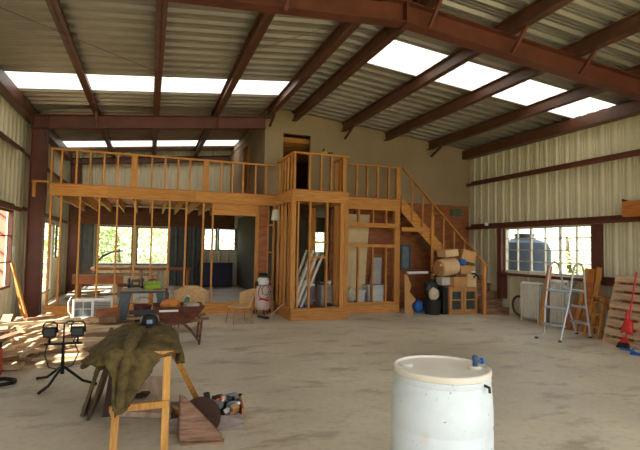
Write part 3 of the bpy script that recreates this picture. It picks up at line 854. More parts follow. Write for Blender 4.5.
def in_poly(x, y, P):
    c = False; n = len(P)
    for i in range(n):
        (x1, y1), (x2, y2) = P[i], P[i - 1]
        if (y1 > y) != (y2 > y) and x < (x2 - x1) * (y - y1) / (y2 - y1) + x1: c = not c
    return c
def coat():
    P = [(-.26, 5.16), (.10, 5.2), (.30, 5.1), (.42, 4.8), (.47, 4.45), (.40, 4.12), (.25, 3.95), (.13, 3.93), (.03, 3.80), (-.06, 3.66), (-.12, 3.53), (-.20, 3.50), (-.235, 3.60), (-.26, 3.80), (-.36, 3.98),
         (-.53, 4.35), (-.56, 4.70), (-.48, 5.0)]
    x0, x1, y0, y1 = -.22, .22, 4.02, 5.08
    bm = bmesh.new(); h = .018; vid = {}
    def pos(u, v):
        cx, cy = min(max(u, x0), x1), min(max(v, y0), y1)
        dx, dy = u - cx, v - cy; d = math.hypot(dx, dy)
        bump = .016 * math.sin(9 * u + 5 * v) * math.sin(7 * v - 4 * u) + .012 * math.sin(23 * u - 9 * v) + .008 * math.sin(31 * v + 11 * u)
        lump = .02 * math.exp(-((u + .02) ** 2 + (v - 4.75) ** 2) / .05) + .03 * math.exp(-((u - .1) ** 2 + (v - 4.3) ** 2) / .02)
        top = .842
        if d < 1e-6:
            return Vector((u, v, top + bump + lump))
        nx, ny = dx / d, dy / d
        left = max(0, -nx)
        a = .10 + .62 * left * (1 if v > 4.2 else .4)
        b = math.sqrt(max(.05, 1 - a * a))
        s = d
        wav = .03 * math.sin(22 * (u * ny - v * nx) + 1.0) * min(1, d / .15)
        rr = min(d, .05)
        off = rr * .8 + a * max(0, d - .02) + wav
        return Vector((cx + nx * off, cy + ny * off, top + bump * .6 - b * s + .02 * min(1, d / .05)))
    for i in range(int((.50 + .66) / h)):
        for j in range(int((5.24 - 3.46) / h)):
            u, v = -.66 + (i + .5) * h, 3.46 + (j + .5) * h
            if in_poly(u, v, P):
                q = []
                for a, b in ((0, 0), (1, 0), (1, 1), (0, 1)):
                    k = (i + a, j + b)
                    if k not in vid: vid[k] = bm.verts.new(pos(-.66 + k[0] * h, 3.46 + k[1] * h))
                    q.append(vid[k])
                bm.faces.new(q)
    for _ in range(4):
        bmesh.ops.smooth_vert(bm, verts=bm.verts, factor=.4, use_axis_x=True, use_axis_y=True, use_axis_z=True)
    for f in bm.faces: f.smooth = True
    mb = MB(); mb.bm.free(); mb.bm = bm
    r = thing('olive_coat', (0, 4.6, .83), 'heavy olive green coat draped over the pine trestle bench', 'coat')
    o = mb.build('coat_body', coat_m, r, world=True, recalc=True)
    s = o.modifiers.new('thick', 'SOLIDIFY'); s.thickness = .014; s.offset = 1
    # collar and sleeve cuff
    c = MB().tube([(-.13, 5.02, .86), (-.05, 5.08, .87), (.06, 5.09, .87), (.14, 5.03, .86), (.16, 4.93, .85)], [.025, .035, .04, .035, .02], 10)
    c.build('collar', coat_m, r, world=True, smooth=True)
    MB().tube([(-.04, 4.58, .875), (-.08, 4.4, .875), (-.1, 4.2, .87), (-.12, 4.05, .85), (-.14, 3.97, .72), (-.155, 3.955, .56), (-.165, 3.955, .43)], [.06, .062, .058, .052, .048, .042, .044], 12).build('sleeve', coat_m, r, world=True, smooth=True)
coat()
t = thing('cap', (.03, 4.97, .875), 'black cap with a pale blue patch lying on the olive coat', 'cap')
MB().lathe([(.085, 0), (.088, .03), (.08, .07), (.055, .1), (.02, .115), (0, .116)], n=20).build('crown', dark_m, t, smooth=True)
MB().prism([(-.07, -.04, .005), (-.06, -.1, .0), (-.02, -.14, -.005), (.02, -.14, -.005), (.06, -.1, 0), (.07, -.04, .005)], (0, 0, .006)).build('brim', dark_m, t)
MB().obox((0, -.087, .045), (.05, .008, .035), (-.15, 0, 0)).build('patch', mat('pale_blue_patch', (120, 140, 170), .7), t)

# leaning shutter, dark board
t = thing('louvred_shutter', (-.48, 5.4, 0), 'weathered louvred shutter leaning against the coat covered bench', 'shutter')
def lean(y, s): return Vector((-.545 + .20 * s, y + .2, .02 + .72 * s))
shm = mat('weathered_shutter', (104, 84, 58), .75, var=.15, scale=10)
for y in (4.92, 5.52):
    MB().bar(lean(y, 0), lean(y, 1), .06, .03, up=(1, 0, 0)).build('stile', shm, t, world=True)
for s in (.03, .5, .97):
    MB().bar(lean(4.95, s), lean(5.49, s), .03, .06).build('rail', shm, t, world=True)
for k in range(14):
    s = .08 + .065 * k
    if abs(s - .5) > .04:
        MB().bar(lean(4.96, s), lean(5.48, s), .012, .04, up=(.5, 0, 1)).build('slat', shm, t, world=True)
o = MB().hexa([(-.50, 5.02, 0), (-.47, 5.02, 0), (-.43, 5.82, 0), (-.46, 5.82, 0), (-.30, 5.06, .70), (-.27, 5.06, .70), (-.24, 5.8, .70), (-.27, 5.8, .70)]).build('leaning_board', mat('dark_brown_board', (78, 56, 40), .7, var=.15), None)
tag(o, 'dark brown board leaning behind the louvred shutter', 'board')
# plywood sheet and rag
o = MB().hexa([(-.36, 5.1, .006), (.22, 4.85, .006), (.30, 6.2, .006), (-.22, 6.4, .006), (-.36, 5.1, .055), (.22, 4.85, .055), (.30, 6.2, .055), (-.22, 6.4, .055)]).build('plywood_sheet', pinkply, None)
tag(o, 'pinkish plywood sheet lying on the floor beneath the trestle bench', 'plywood sheet')
r_ = MB(); r_.blob((0, 0, .02), (.09, .05, .02), 3, .3, 3); r_.blob((.05, .02, .035), (.05, .04, .02), 4, .3, 2)
o = r_.build('rag', rag_m, None, smooth=True); o.location = (-.04, 5.42, .06)
tag(o, 'crumpled dark brown rag on the pinkish plywood sheet', 'rag')
# triangular brace and disc
t = thing('plywood_gusset', (.45, 4.25, 0), 'upright triangular plywood gusset with striped grain beside the tool crate', 'plywood gusset')
MB().prism([(.30, 4.23, .02), (.30, 4.23, .38), (.32, 4.23, .38), (.63, 4.16, .06), (.63, 4.16, .02)], (.01, .03, 0)).build('side_panel', greyply, t, world=True)
MB().prism([(.29, 4.25, 0), (.29, 4.36, 0), (.29, 4.36, .36), (.29, 4.25, .40)], (.022, 0, 0)).build('back_panel', greyply, t, world=True)
MB().hexa([(.30, 4.19, 0), (.64, 4.11, 0), (.66, 4.19, 0), (.32, 4.29, 0), (.30, 4.19, .019), (.64, 4.11, .019), (.66, 4.19, .019), (.32, 4.29, .019)]).build('base_panel', greyply, t, world=True)
t = thing('saw_disc', (.475, 4.345, .13), 'dark brown round saw disc standing behind the plywood gusset', 'disc')
dz = Euler((math.radians(76), 0, math.radians(-14)))
MB().lathe([(.17, -.004), (.172, 0), (.17, .004), (0, .004)], c=(0, 0, .03), n=40, rot=dz).build('disc', disc_m, t)
MB().lathe([(.018, 0), (.018, .012), (0, .012)], c=(-.0, -.004, .03), n=14, rot=dz).build('hub', brass, t)
# tool crate
cr = thing('tool_crate', (.56, 4.64, 0), 'low open wooden crate full of hand tools and bottles', 'crate', rz=-.1)
W, D, Hc = .66, .42, .13
crm = mat('grey_crate_wood', (158, 142, 132), .75, rgb2=(120, 104, 94), scale=6, stretch=(1, 4, 4))
MB().box(-W / 2, W / 2, -D / 2, -D / 2 + .02, 0, Hc).build('side', crm, cr)
MB().box(-W / 2, W / 2, D / 2 - .02, D / 2, 0, Hc + .02).build('side', crm, cr)
MB().box(-W / 2, -W / 2 + .02, -D / 2 + .021, D / 2 - .021, 0, Hc + .03).build('end', crm, cr)
MB().box(W / 2 - .02, W / 2, -D / 2 + .021, D / 2 - .021, 0, Hc + .05).build('end', orange_m, cr)
MB().box(-W / 2 + .021, W / 2 - .021, -D / 2 + .021, D / 2 - .021, 0, .015).build('bottom', crm, cr)
MB().box(-.05, -.03, -D / 2 + .021, D / 2 - .021, .016, Hc).build('divider', crm, cr)
def at_cr(x, y, z):
    c, s = math.cos(-.1), math.sin(-.1)
    return (.56 + x * c - y * s, 4.64 + x * s + y * c, z)
def bottle(loc, tilt, m, capm, label, name='bottle', r=.03, h=.17):
    q = thing(name, loc, label, 'bottle')
    E_ = Euler(tilt)
    MB().lathe([(r * .9, 0), (r, .01), (r, h * .65), (r * .45, h * .8), (r * .42, h * .88), (0, h * .88)], n=16, rot=E_).build('body', m, q, smooth=True)
    MB().lathe([(r * .5, h * .88), (r * .5, h), (0, h)], n=12, rot=E_).build('cap', capm, q)
bottle(at_cr(.16, -.02, .09), (0, 1.2, .3), white_p, blue_m, 'white bottle with blue cap lying in the tool crate')
bottle(at_cr(.08, .08, .13), (.9, .3, 0), mat('cream_bottle', (220, 200, 160), .5), red_m, 'cream bottle tilted at the back of the tool crate')
bottle(at_cr(.13, -.12, .07), (0, 1.35, -.2), blue_m, white_p, 'blue bottle lying along the front of the tool crate')
def hammer(loc, rz, label):
    q = thing('hammer', loc, label, 'hammer', rz=rz)
    MB().tube([(0, 0, 0), (.26, 0, .03)], .014, 8).build('handle', orange_m, q)
    MB().bar((.25, -.06, .03), (.25, .06, .03), .03, .03).build('head', blackmetal, q)
hammer(at_cr(-.27, -.1, .14), .3, 'hammer lying in the left half of the tool crate')
def drill(loc, rz, label):
    q = thing('power_drill', loc, label, 'drill', rz=rz)
    MB().tube([(-.1, 0, .05), (.06, 0, .05), (.08, 0, .05)], [.035, .035, .022], 12).build('motor_body', grey_m, q, smooth=True)
    MB().bar((-.06, 0, .04), (-.09, 0, -.08), .035, .045, up=(0, 1, 0)).build('grip', dark_m, q)
    MB().tube([(.081, 0, .05), (.13, 0, .05)], [.018, .01], 10).build('chuck', blackmetal, q)
drill(at_cr(.05, .0, .13), 2.4, 'grey power drill in the middle of the tool crate')
drill(at_cr(.22, .1, .15), .4, 'grey power drill on the right side of the tool crate')
for k, (x, y, z, L, a, m, w) in enumerate(((-.2, .02, .10, .22, .5, yel, 'pale wood offcut across the left half of the tool crate'), (-.15, -.1, .07, .2, 1.2, yel, 'pale wood offcut upright in the tool crate corner'),
                                       (-.25, .1, .1, .18, -.4, card_m, 'brown wood offcut at the back of the tool crate'), (.24, -.08, .09, .16, 1.3, orange_m, 'orange wood block by the right end of the tool crate'))):
    mb = MB().obox((0, 0, 0), (L, .04, .025), (.2, .45, a)); o = mb.build('wood_offcut', m, None); o.location = at_cr(x, y, z); tag(o, w, 'offcut')
drill(at_cr(-.16, -.02, .12), 1.0, 'grey power drill in the left half of the tool crate')
hammer(at_cr(.0, .12, .17), -.2, 'hammer across the back of the tool crate')
bottle(at_cr(.2, .03, .14), (1.2, 0, .5), mat('grey_blue_bottle', (120, 138, 160), .4), white_p, 'grey blue bottle lying on top of the tools in the crate')
for k, (x, y, z, s, m, w) in enumerate(((.26, .0, .13, (.06, .09, .05), dark_m, 'black battery pack at the right end of the tool crate'), (.1, .02, .15, (.1, .06, .04), mat('pale_box', (214, 206, 190), .7), 'pale small box on top of the crate tools'),
                                     (-.02, .14, .13, (.07, .05, .06), grey_m, 'grey block at the back of the tool crate'))):
    o = MB().obox((0, 0, 0), s, (.3, .2, .4 + k)).build('small_box', m, None, bevel=.006); o.location = at_cr(x, y, z); tag(o, w, 'box')
for k, (x, y, z, s, m, w) in enumerate(((-.02, .02, .19, (.12, .05, .05), grey_m, 'grey tool body on top of the crate pile near the disc'), (.1, .1, .2, (.06, .1, .05), rag_m, 'brown leather pouch on the crate pile'),
                                     (.2, .1, .2, (.12, .04, .04), blackmetal, 'black wrench case on the crate pile'), (.05, -.06, .17, (.13, .05, .05), greyblue, 'blue grey tool case at the front of the crate pile'),
                                     (.0, .12, .22, (.05, .06, .06), dark_m, 'black block highest at the back of the crate'), (.25, -.1, .15, (.07, .06, .07), card_m, 'tan block at the front right corner of the crate'),
                                     (.14, .0, .21, (.09, .035, .035), mat('cream_tube', (216, 200, 160), .6), 'cream tube lying highest on the crate pile'))):
    o = MB().obox((0, 0, 0), s, (.35 * (-1) ** k, .2, .7 * k)).build('tool_case', m, None, bevel=.008); o.location = at_cr(x, y, z); tag(o, w, 'tool')
mb = MB().tube(arc((0, 0, 0), .07, 0, 1.8 * PI, 16, 'xy'), .012, 8); o = mb.build('cord_loop', dark_m, None); o.location = at_cr(.02, -.1, .1); o.rotation_euler = (.5, .2, 0)
tag(o, 'black looped cord at the front of the tool crate', 'cord')

# ---- work light on tripod
t = thing('work_light', (-.91, 6.4, 0), 'black twin halogen work light on a low tripod', 'work light')
MB().tube([(0, 0, .12), (0, 0, .46)], [.022, .016], 10).build('pole', blackmetal, t)
for a in (2.4, 4.3, 5.9):
    dx, dy = math.cos(a), math.sin(a)
    MB().tube([(dx * .02, dy * .02, .20), (dx * .25, dy * .25, .05), (dx * .42, dy * .42, .015)], .016, 8).build('leg', blackmetal, t)
MB().bar((-.2, 0, .47), (.2, 0, .47), .03, .025).build('cross_bar', blackmetal, t)
MB().tube([(.0, 0, .47), (.0, 0, .70), (.04, 0, .73), (.1, 0, .73)], .01, 8).build('grip_hook', blackmetal, t)
lens = mat('lamp_lens', (70, 74, 78), .12, var=.05)
for sx in (-.145, .15):
    hd = MB(); hd.prism([(sx - .065, -.06, .555), (sx + .065, -.06, .555), (sx + .075, -.06, .67), (sx - .075, -.06, .67)], (0, .08, 0))
    hd = hd.build('lamp_head', blackmetal, t, bevel=.006)
    MB().box(sx - .055, sx + .055, -.068, -.0605, .572, .655).build('lens', lens, hd)
    for k in range(5):
        MB().box(sx - .06 + k * .028, sx - .05 + k * .028, .021, .05, .55, .65).build('fin', blackmetal, hd)
    MB().tube([(sx - .08, 0, .60), (sx - .07, .0, .70), (sx - .04, 0, .725), (sx + .04, 0, .725), (sx + .07, 0, .70), (sx + .08, 0, .60)], .009, 8).build('handle', blackmetal, t)
    MB().tube([(sx, 0, .48), (sx, 0, .556)], .012, 8).build('bracket', blackmetal, t)
MB().tube([(-.15, .03, .55), (-.2, .05, .35), (-.15, .02, .2), (-.05, .03, .16), (.1, .05, .2), (.16, .04, .35), (.1, .03, .5), (.15, .03, .56)], .008, 6).build('cord', dark_m, t)

# ---- lumber
plk = [mat('sunny_plank', (218, 196, 162), .7, rgb2=(176, 148, 112), scale=7, stretch=(.5, 5, 5), rand=.15), plank_d, plank_m, plank_m]
def plank(c, L, wd, th, rz, m, label, group, tilt=0.0, name='lumber_plank'):
    o = MB().obox((0, 0, 0), (L, wd, th)).build(name, m, None)
    o.location = c; o.rotation_euler = (0, tilt, rz)
    return tag(o, label, 'plank', group)
y = 7.42; z = .03
for k in range(10):
    zz = .022 + .028 * k
    m = [plank_m, plk[0], plank_d][k % 3]
    plank((-1.15 + rnd.uniform(-.12, .12) + .03 * k, y + .26 * k, zz), 1.75 + rnd.uniform(-.2, .2), .19, .042, rnd.uniform(-.04, .04), m,
          f'{ORD[k]} plank from the front in the stepped lumber stack', 'planks in the stepped lumber stack')
    # bearer under
    if k:
        for bxx in (-1.75, -.75):
            o = MB().box(bxx, bxx + .06, y + .26 * k - .05, y + .26 * k + .05, 0, zz - .023).build('wood_bearer', plank_d, None)
            tag(o, 'small wood bearer hidden between planks of the stepped lumber stack', 'bearer', 'bearers under the stepped lumber stack')
hr = random.Random(11)
for k in range(24):
    x, yy = hr.uniform(-2.25, -1.35), hr.uniform(7.2, 9.9)
    L = hr.uniform(.7, 1.5); a = hr.choice([1.2, 1.4, 1.0, 1.3, .2, 1.6]) + hr.uniform(-.15, .15)
    zz = .17 + .016 * k + (.0 if k < 14 else -.06)
    x = max(x, -2.42 + abs(math.cos(a)) * L / 2)
    plank((x, yy, zz), L, hr.uniform(.06, .15), hr.uniform(.03, .05), a, hr.choice(plk), 'loose plank in the jumbled sunlit heap by the left wall', 'planks in the jumbled heap', tilt=hr.uniform(-.08, .12))
for k in range(9):
    plank((-1.95 + hr.uniform(-.1, .1), 7.3 + k * .3, .05 + .03 * (k % 3)), .95, .2, .06, hr.uniform(-.1, .1), plk[k % 2], 'short thick plank at the bottom of the jumbled heap', 'short planks under the jumbled heap')
def stick(p0, p1, r, m, label, name='wooden_stick'):
    o = MB().bar(p0, p1, r, r * .7).build(name, m, None); return tag(o, label, 'stick')
stick((-2.1, 10.6, .02), (-2.52, 10.9, 1.25), .045, wz, 'long wooden stick leaning on the left wall below the window')
stick((-2.3, 11.1, .02), (-2.5, 11.2, .9), .05, wz, 'shorter wooden stick leaning beside the steel column')
# paint cans / clutter near pile
def box_open(name, loc, s, m, label, cat='box', rz=0.0, flaps=True, th=.012, tilt=(0, 0)):
    t = thing(name, loc, label, cat, rz=rz); t.rotation_euler = (tilt[0], tilt[1], rz)
    w, d, h = s; w /= 2; d /= 2
    mb = MB()
    mb.box(-w, w, -d, -d + th, 0, h); mb.build('front_panel', m, t)
    MB().box(-w, w, d - th, d, 0, h).build('back_panel', m, t)
    MB().box(-w, -w + th, -d + th, d - th, 0, h).build('side_panel', m, t)
    MB().box(w - th, w, -d + th, d - th, 0, h).build('side_panel', m, t)
    MB().box(-w + th, w - th, -d + th, d - th, 0, th).build('bottom', m, t)
    if flaps:
        MB().bar((-w, -d - .001, h), (-w - .1, -d - .0, h + .03), .005, d * 2 * .9, up=(0, 1, 0)).build('flap', m, t)
        MB().prism([(-w, -d, h), (w, -d, h), (w, -d - .09, h + .03), (-w, -d - .09, h + .03)], (0, 0, .005)).build('flap', m, t)
        MB().prism([(-w, d, h), (w, d, h), (w, d + .06, h + .07), (-w, d + .06, h + .07)], (0, 0, .005)).build('flap', m, t)
    return t
def box_shut(name, loc, s, m, label, cat='box', rz=0.0, tape=True, tilt=(0, 0)):
    t = thing(name, loc, label, cat); t.rotation_euler = (tilt[0], tilt[1], rz)
    w, d, h = s[0] / 2, s[1] / 2, s[2]
    MB().box(-w, w, -d, d, 0, h).build('carton', m, t, bevel=.006)
    MB().box(-w * .98, -.003, -d, d, h + .0005, h + .004).build('flap', m, t); MB().box(.003, w * .98, -d, d, h + .0005, h + .004).build('flap', m, t)
    if tape: MB().box(-.03, .03, -d - .002, d + .002, h + .0045, h + .006).build('tape', mat('tape', (196, 168, 124), .35), t)
    return t
# ---- window air conditioner on a crate
ac = thing('air_conditioner', (-.97, 10.25, .225), 'white window air conditioner set on a crate behind the lumber', 'air conditioner')
aw, ah = .70, .38
MB().box(-aw / 2 + .02, aw / 2 - .02, -.10, .3, .02, ah - .02).build('case', offwhite, ac, bevel=.01)
for a in ((-aw / 2, aw / 2, 0, .035), (-aw / 2, aw / 2, ah - .035, ah), (-aw / 2, -aw / 2 + .035, .036, ah - .036), (aw / 2 - .035, aw / 2, .036, ah - .036), (-.02, .02, .036, ah - .036)):
    MB().box(a[0], a[1], -.14, -.10, a[2], a[3]).build('frame', white_p, ac)
for i in range(2):
    for j in range(2):
        MB().box(-.30 + i * .145, -.175 + i * .145, -.115, -.101, .055 + j * .145, .175 + j * .145).build('vent_panel', mat('dim_grille', (104, 112, 118), .5), ac)
for k in range(9):
    MB().box(.03, .305, -.12, -.101, .055 + k * .031, .070 + k * .031).build('louvre', grey_m, ac)
MB().tube([(-aw / 2 - .0, -.12, .05), (-aw / 2 - .06, -.12, .14), (-aw / 2 - .07, -.12, .32), (-aw / 2 - .02, -.12, .42)], .012, 8).build('trim_bow', white_p, ac)
cb = thing('wood_crate', (-.97, 10.3, 0), 'low plank crate under the white air conditioner', 'crate')
for k in range(2):
    MB().box(-.5, .5, -.2, -.18, .01 + k * .105, .10 + k * .105).build('slat', plank_m, cb)
    MB().box(-.5, .5, .22, .24, .01 + k * .105, .10 + k * .105).build('slat', plank_m, cb)
for x in (-.48, 0, .46):
    MB().box(x, x + .03, -.178, .218, 0, .21).build('batten', plank_d, cb)
MB().box(-.5, .5, -.2, .24, .211, .224).build('top_board', plank_m, cb)

# ---- blue grey stand with grinder
t = thing('work_stand', (-.06, 9.9, 0), 'blue grey plastic work stand with wide splayed legs', 'stand')
MB().hexa([(-.40, -.26, .74), (.40, -.26, .74), (.36, .3, .74), (-.36, .3, .74), (-.42, -.28, .785), (.42, -.28, .785), (.38, .32, .785), (-.38, .32, .785)]).build('top_frame', greyblue, t)
MB().hexa([(-.42, -.28, .786), (.42, -.28, .786), (.38, .32, .786), (-.38, .32, .786), (-.42, -.28, .802), (.42, -.28, .802), (.38, .32, .802), (-.38, .32, .802)]).build('top_board', mat('dusty_board', (168, 140, 108), .7, var=.1), t)
for s in (-1, 1):
    for yy in (-.24, .24):
        mb = MB(); mb.hexa([(s * .44 - .11, yy - .05, 0), (s * .44 + .11, yy - .05, 0), (s * .44 + .11, yy + .05, 0), (s * .44 - .11, yy + .05, 0),
                            (s * .31 - .09, yy * .9 - .04, .739), (s * .31 + .09, yy * .9 - .04, .739), (s * .31 + .09, yy * .9 + .04, .739), (s * .31 - .09, yy * .9 + .04, .739)])
        mb.build('leg', greyblue, t, bevel=.01)
    MB().box(s * .37 - .08, s * .37 + .08, -.19, .19, .3, .42).build('side_brace', greyblue, t)
MB().box(-.26, .26, -.03, .03, .32, .40).build('stretcher', greyblue, t)
t = thing('bench_grinder', (-.21, 9.8, .802), 'dark bench grinder with an orange label on the blue grey stand', 'grinder')
MB().box(-.12, .12, -.09, .09, 0, .04).build('base', grey_m, t, bevel=.008)
MB().tube([(-.08, 0, .12), (.08, 0, .12)], .075, 18).build('motor', mat('dark_green_grey', (74, 78, 72), .5), t, smooth=True)
for s in (-1, 1):
    MB().tube([(s * .1, 0, .12), (s * .13, 0, .12)], .1, 20).build('wheel_guard', dark_m, t, smooth=True)
    MB().tube([(s * .131, 0, .12), (s * .15, 0, .12)], .085, 20).build('grinding_wheel', grey_m, t)
MB().obox((.0, -.08, .12), (.09, .01, .05)).build('label_plate', orange_m, t)
MB().bar((0, 0, .04), (0, 0, .06), .1, .06, up=(0, 1, 0)).build('neck', grey_m, t)
t = thing('green_toolbox', (.09, 9.85, .802), 'lime green toolbox on the blue grey stand', 'toolbox')
MB().box(-.15, .15, -.09, .09, 0, .10).build('case', green_m, t, bevel=.008)
MB().box(-.15, .15, -.09, .09, .101, .15).build('lid', green_m, t, bevel=.008)
MB().tube([(-.07, 0, .15), (-.07, 0, .18), (.07, 0, .18), (.07, 0, .15)], .009, 8).build('handle', dark_m, t)
t = thing('pliers', (.19, 9.67, .802), 'small dark pliers at the front edge of the blue grey stand', 'pliers')
MB().tube([(-.09, -.02, .008), (0, 0, .008), (.06, .01, .008)], .007, 6).build('handle', red_m, t)
MB().tube([(-.09, .025, .009), (0, 0, .018), (.06, -.005, .012)], .007, 6).build('handle', blackmetal, t)
t = thing('storage_bin', (-.08, 10.32, 0), 'dull red bin standing under the blue grey stand', 'bin')
MB().lathe([(.14, 0), (.17, .42), (.18, .43), (.18, .45), (.165, .45), (.15, .02), (0, .02)], n=20).build('bucket', mat('dull_red_bin', (120, 62, 56), .6), t, smooth=True)
MB().tube(arc((0, 0, .43), .18, 0, PI, 12, 'xz'), .005, 6).build('bail', brass, t)

# ---- wheelbarrow
t = thing('wheelbarrow', (.55, 8.55, 0), 'rusty brown wheelbarrow heaped with odds and ends', 'wheelbarrow')
def frus(x0, x1, y0, y1, z0, X0, X1, Y0, Y1, z1, th=.012):
    mb = MB()
    lo = [(x0, y0, z0), (x1, y0, z0), (x1, y1, z0), (x0, y1, z0)]; hi = [(X0, Y0, z1), (X1, Y0, z1), (X1, Y1, z1), (X0, Y1, z1)]
    bm = mb.bm
    a = [bm.verts.new(p) for p in lo]; b = [bm.verts.new(p) for p in hi]
    bm.faces.new(a)
    for i in range(4): bm.faces.new((a[i], a[(i + 1) % 4], b[(i + 1) % 4], b[i]))
    return mb
tr = frus(-.28, .18, -.2, .2, .36, -.45, .36, -.32, .32, .64)
tray = tr.build('tray', rust_m, t); s = tray.modifiers.new('thick', 'SOLIDIFY'); s.thickness = .012
MB().tube([(-.45, -.32, .64), (.36, -.32, .64), (.36, .32, .64), (-.45, .32, .64)], .012, 8, closed=True).build('rim', rust_m, t)
wood_h = mat('grey_handle_wood', (120, 92, 66), .7)
for yy in (-.2, .2):
    MB().bar((-.55, yy * .3, .26), (.44, yy * 1.25, .44), .035, .045).build('handle', wood_h, t)
    MB().tube([(.33, yy * 1.1, .40), (.30, yy * 1.1, .0)], .018, 8).build('leg', rust_m, t)
    MB().tube([(.02, yy * .9, .36), (.18, yy, .2), (.29, yy * 1.1, .05)], .014, 8).build('leg_brace', rust_m, t)
MB().tube([(.30, -.22, .12), (.30, .22, .12)], .014, 8).build('cross_brace', rust_m, t)
wh = MB().lathe([(.1, -.035), (.17, -.04), (.19, -.02), (.19, .02), (.17, .04), (.1, .035), (.1, -.035)], c=(-.5, 0, .19), n=28, rot=Euler((PI / 2, 0, 0))).build('wheel', dark_m, t, smooth=True)
MB().lathe([(.095, -.02), (.095, .02), (0, .02)], c=(-.5, 0, .19), n=20, rot=Euler((PI / 2, 0, 0))).build('rim_disc', rust_m, wh)
def lump(name, loc, s, m, label, cat, seed=0, jit=.15):
    o = MB().blob((0, 0, 0), s, seed, jit, 3).build(name, m, None, smooth=True); o.location = loc
    return tag(o, label, cat)
lump('orange_bag', (.38, 8.5, .66), (.16, .13, .09), mat('orange_cloth', (206, 130, 60), .8, var=.12), 'crumpled orange bag heaped in the wheelbarrow', 'bag', 5, .1)
bottle((.3, 8.62, .66), (0, .05, 0), mat('brown_bottle', (70, 46, 32), .3), dark_m, 'dark brown bottle upright in the wheelbarrow', r=.045, h=.26)
bottle((.62, 8.62, .6), (0, .3, .4), mat('teal_bottle', (60, 104, 96), .35), white_p, 'teal bottle with white cap in the wheelbarrow', r=.045, h=.2)
box_shut('small_carton', (.72, 8.5, .56), (.22, .2, .11), mat('pale_card', (206, 194, 170), .8), 'small pale carton at the handle end of the wheelbarrow', rz=.2)
lump('sack', (.5, 8.55, .53), (.22, .16, .09), mat('dull_sack', (128, 104, 80), .9, var=.15), 'dull brown sack filling the wheelbarrow tray', 'sack', 8, .06)
o = MB().box(-.28, -.02, -.002, .002, 0, .03).build('label_strip', white_p, None)
bpy.data.objects.remove(o)
MB().box(-.36, -.06, -.305, -.295, .565, .60).build('white_label', white_p, t)

# ---- wicker chairs
def wicker(loc, rz, label):
    t = thing('wicker_chair', loc, label, 'chair', 'torn wicker chairs', rz)
    # shell back: curved sheet, facing -x locally
    mb = MB(); bm = mb.bm; rows = []
    nu, nv = 16, 8
    for j in range(nv + 1):
        v_ = j / nv; row = []
        for i in range(nu + 1):
            a = (i / nu - .5) * 2.5
            r = .22 + .07 * v_
            topz = .36 + v_ * (.36 - .10 * abs(math.sin(a)) ** 2)
            row.append(bm.verts.new((.02 + r * math.cos(a) * (1 + .15 * v_), (r + .02) * math.sin(a), topz)))
        rows.append(row)
    for j in range(nv):
        for i in range(nu):
            bm.faces.new((rows[j][i], rows[j][i + 1], rows[j + 1][i + 1], rows[j + 1][i]))
    o = mb.build('back_shell', wick_m, t, smooth=True); s = o.modifiers.new('thick', 'SOLIDIFY'); s.thickness = .018
    MB().tube([(.02 + .29 * math.cos(a) * 1.15, .31 * math.sin(a), .36 + .36 - .10 * abs(math.sin(a)) ** 2) for a in [(i / 16 - .5) * 2.5 for i in range(17)]], .014, 8).build('top_rim', wick_m, t, smooth=True)
    MB().lathe([(.0, .325), (.2, .33), (.24, .345), (.245, .36), (.23, .372), (0, .365)], n=28, sx=1.1).build('seat', wick_m, t, smooth=True)
    lm = mat('thin_tan_rod', (150, 120, 80), .6)
    for a, b in ((.17, .17), (.17, -.17), (-.17, .17), (-.17, -.17)):
        MB().tube([(a, b, .33), (a * 1.35, b * 1.2, 0)], .010, 6).build('leg', lm, t)
    MB().tube([(-.21, -.19, .12), (.21, -.19, .12)], .007, 6).build('stretcher', lm, t)
    return t
w2 = wicker((1.9, 10.45, 0), .25, 'torn wicker chair standing on the open floor near the doorway')
dup(w2, (.78, 9.75, 0), 1.35, label='wicker chair with its round back behind the wheelbarrow')
for o_ in list(COL.objects):
    if o_.name == 'wicker_chair.001': o_.scale = (1.15, 1.15, 1.15)

# ---- air compressor
t = thing('air_compressor', (2.70, 11.72, 0), 'upright faded pink and white air compressor by the plywood post', 'compressor')
MB().lathe([(.05, .10), (.14, .11), (.185, .16), (.195, .22), (.195, .62), (.18, .68), (.12, .72), (0, .73)], n=32).build('tank', tank_m, t, smooth=True)
for a in (.6, 2.5, 4.7):
    MB().tube([(.13 * math.cos(a), .13 * math.sin(a), .14), (.18 * math.cos(a), .18 * math.sin(a), 0)], .016, 8).build('foot', dark_m, t)
hs = MB().lathe([(.13, .73), (.14, .74), (.14, .86), (.11, .9), (0, .9)], n=24).build('pump_cover', white_p, t, smooth=True)
MB().box(-.11, .11, -.1, .1, .901, .965).build('motor', dark_m, t, bevel=.01)
MB().lathe([(.10, .966), (.105, .98), (.09, 1.01), (0, 1.02)], n=20).build('filter_cap', blackmetal, t, smooth=True)
MB().box(-.2, -.13, -.05, .05, .62, .8).build('gauge_box', blackmetal, t, bevel=.008)
MB().tube([(-.1, -.19, .72), (-.16, -.21, .6), (-.15, -.215, .45), (-.03, -.225, .38), (.1, -.22, .44), (.14, -.21, .58), (.08, -.2, .7), (0, -.19, .72), (-.08, -.21, .64), (-.06, -.22, .52), (.04, -.225, .48), (.1, -.215, .58)], .009, 8).build('hose', dark_m, t, smooth=True)
mb = MB(); bm = mb.bm
pp = [(-.13 + .02 * k, .345 + .02 * math.sin(k * .45) + .0) for k in range(14)]
for (a, za), (b, zb) in zip(pp, pp[1:]):
    ya, yb = -math.sqrt(.1975 ** 2 - a * a), -math.sqrt(.1975 ** 2 - b * b)
    bm.faces.new([bm.verts.new(p) for p in ((a, ya, za), (b, yb, zb), (b, yb, zb + .05), (a, ya, za + .05))])
mb.build('red_mark', red_m, t, recalc=False)
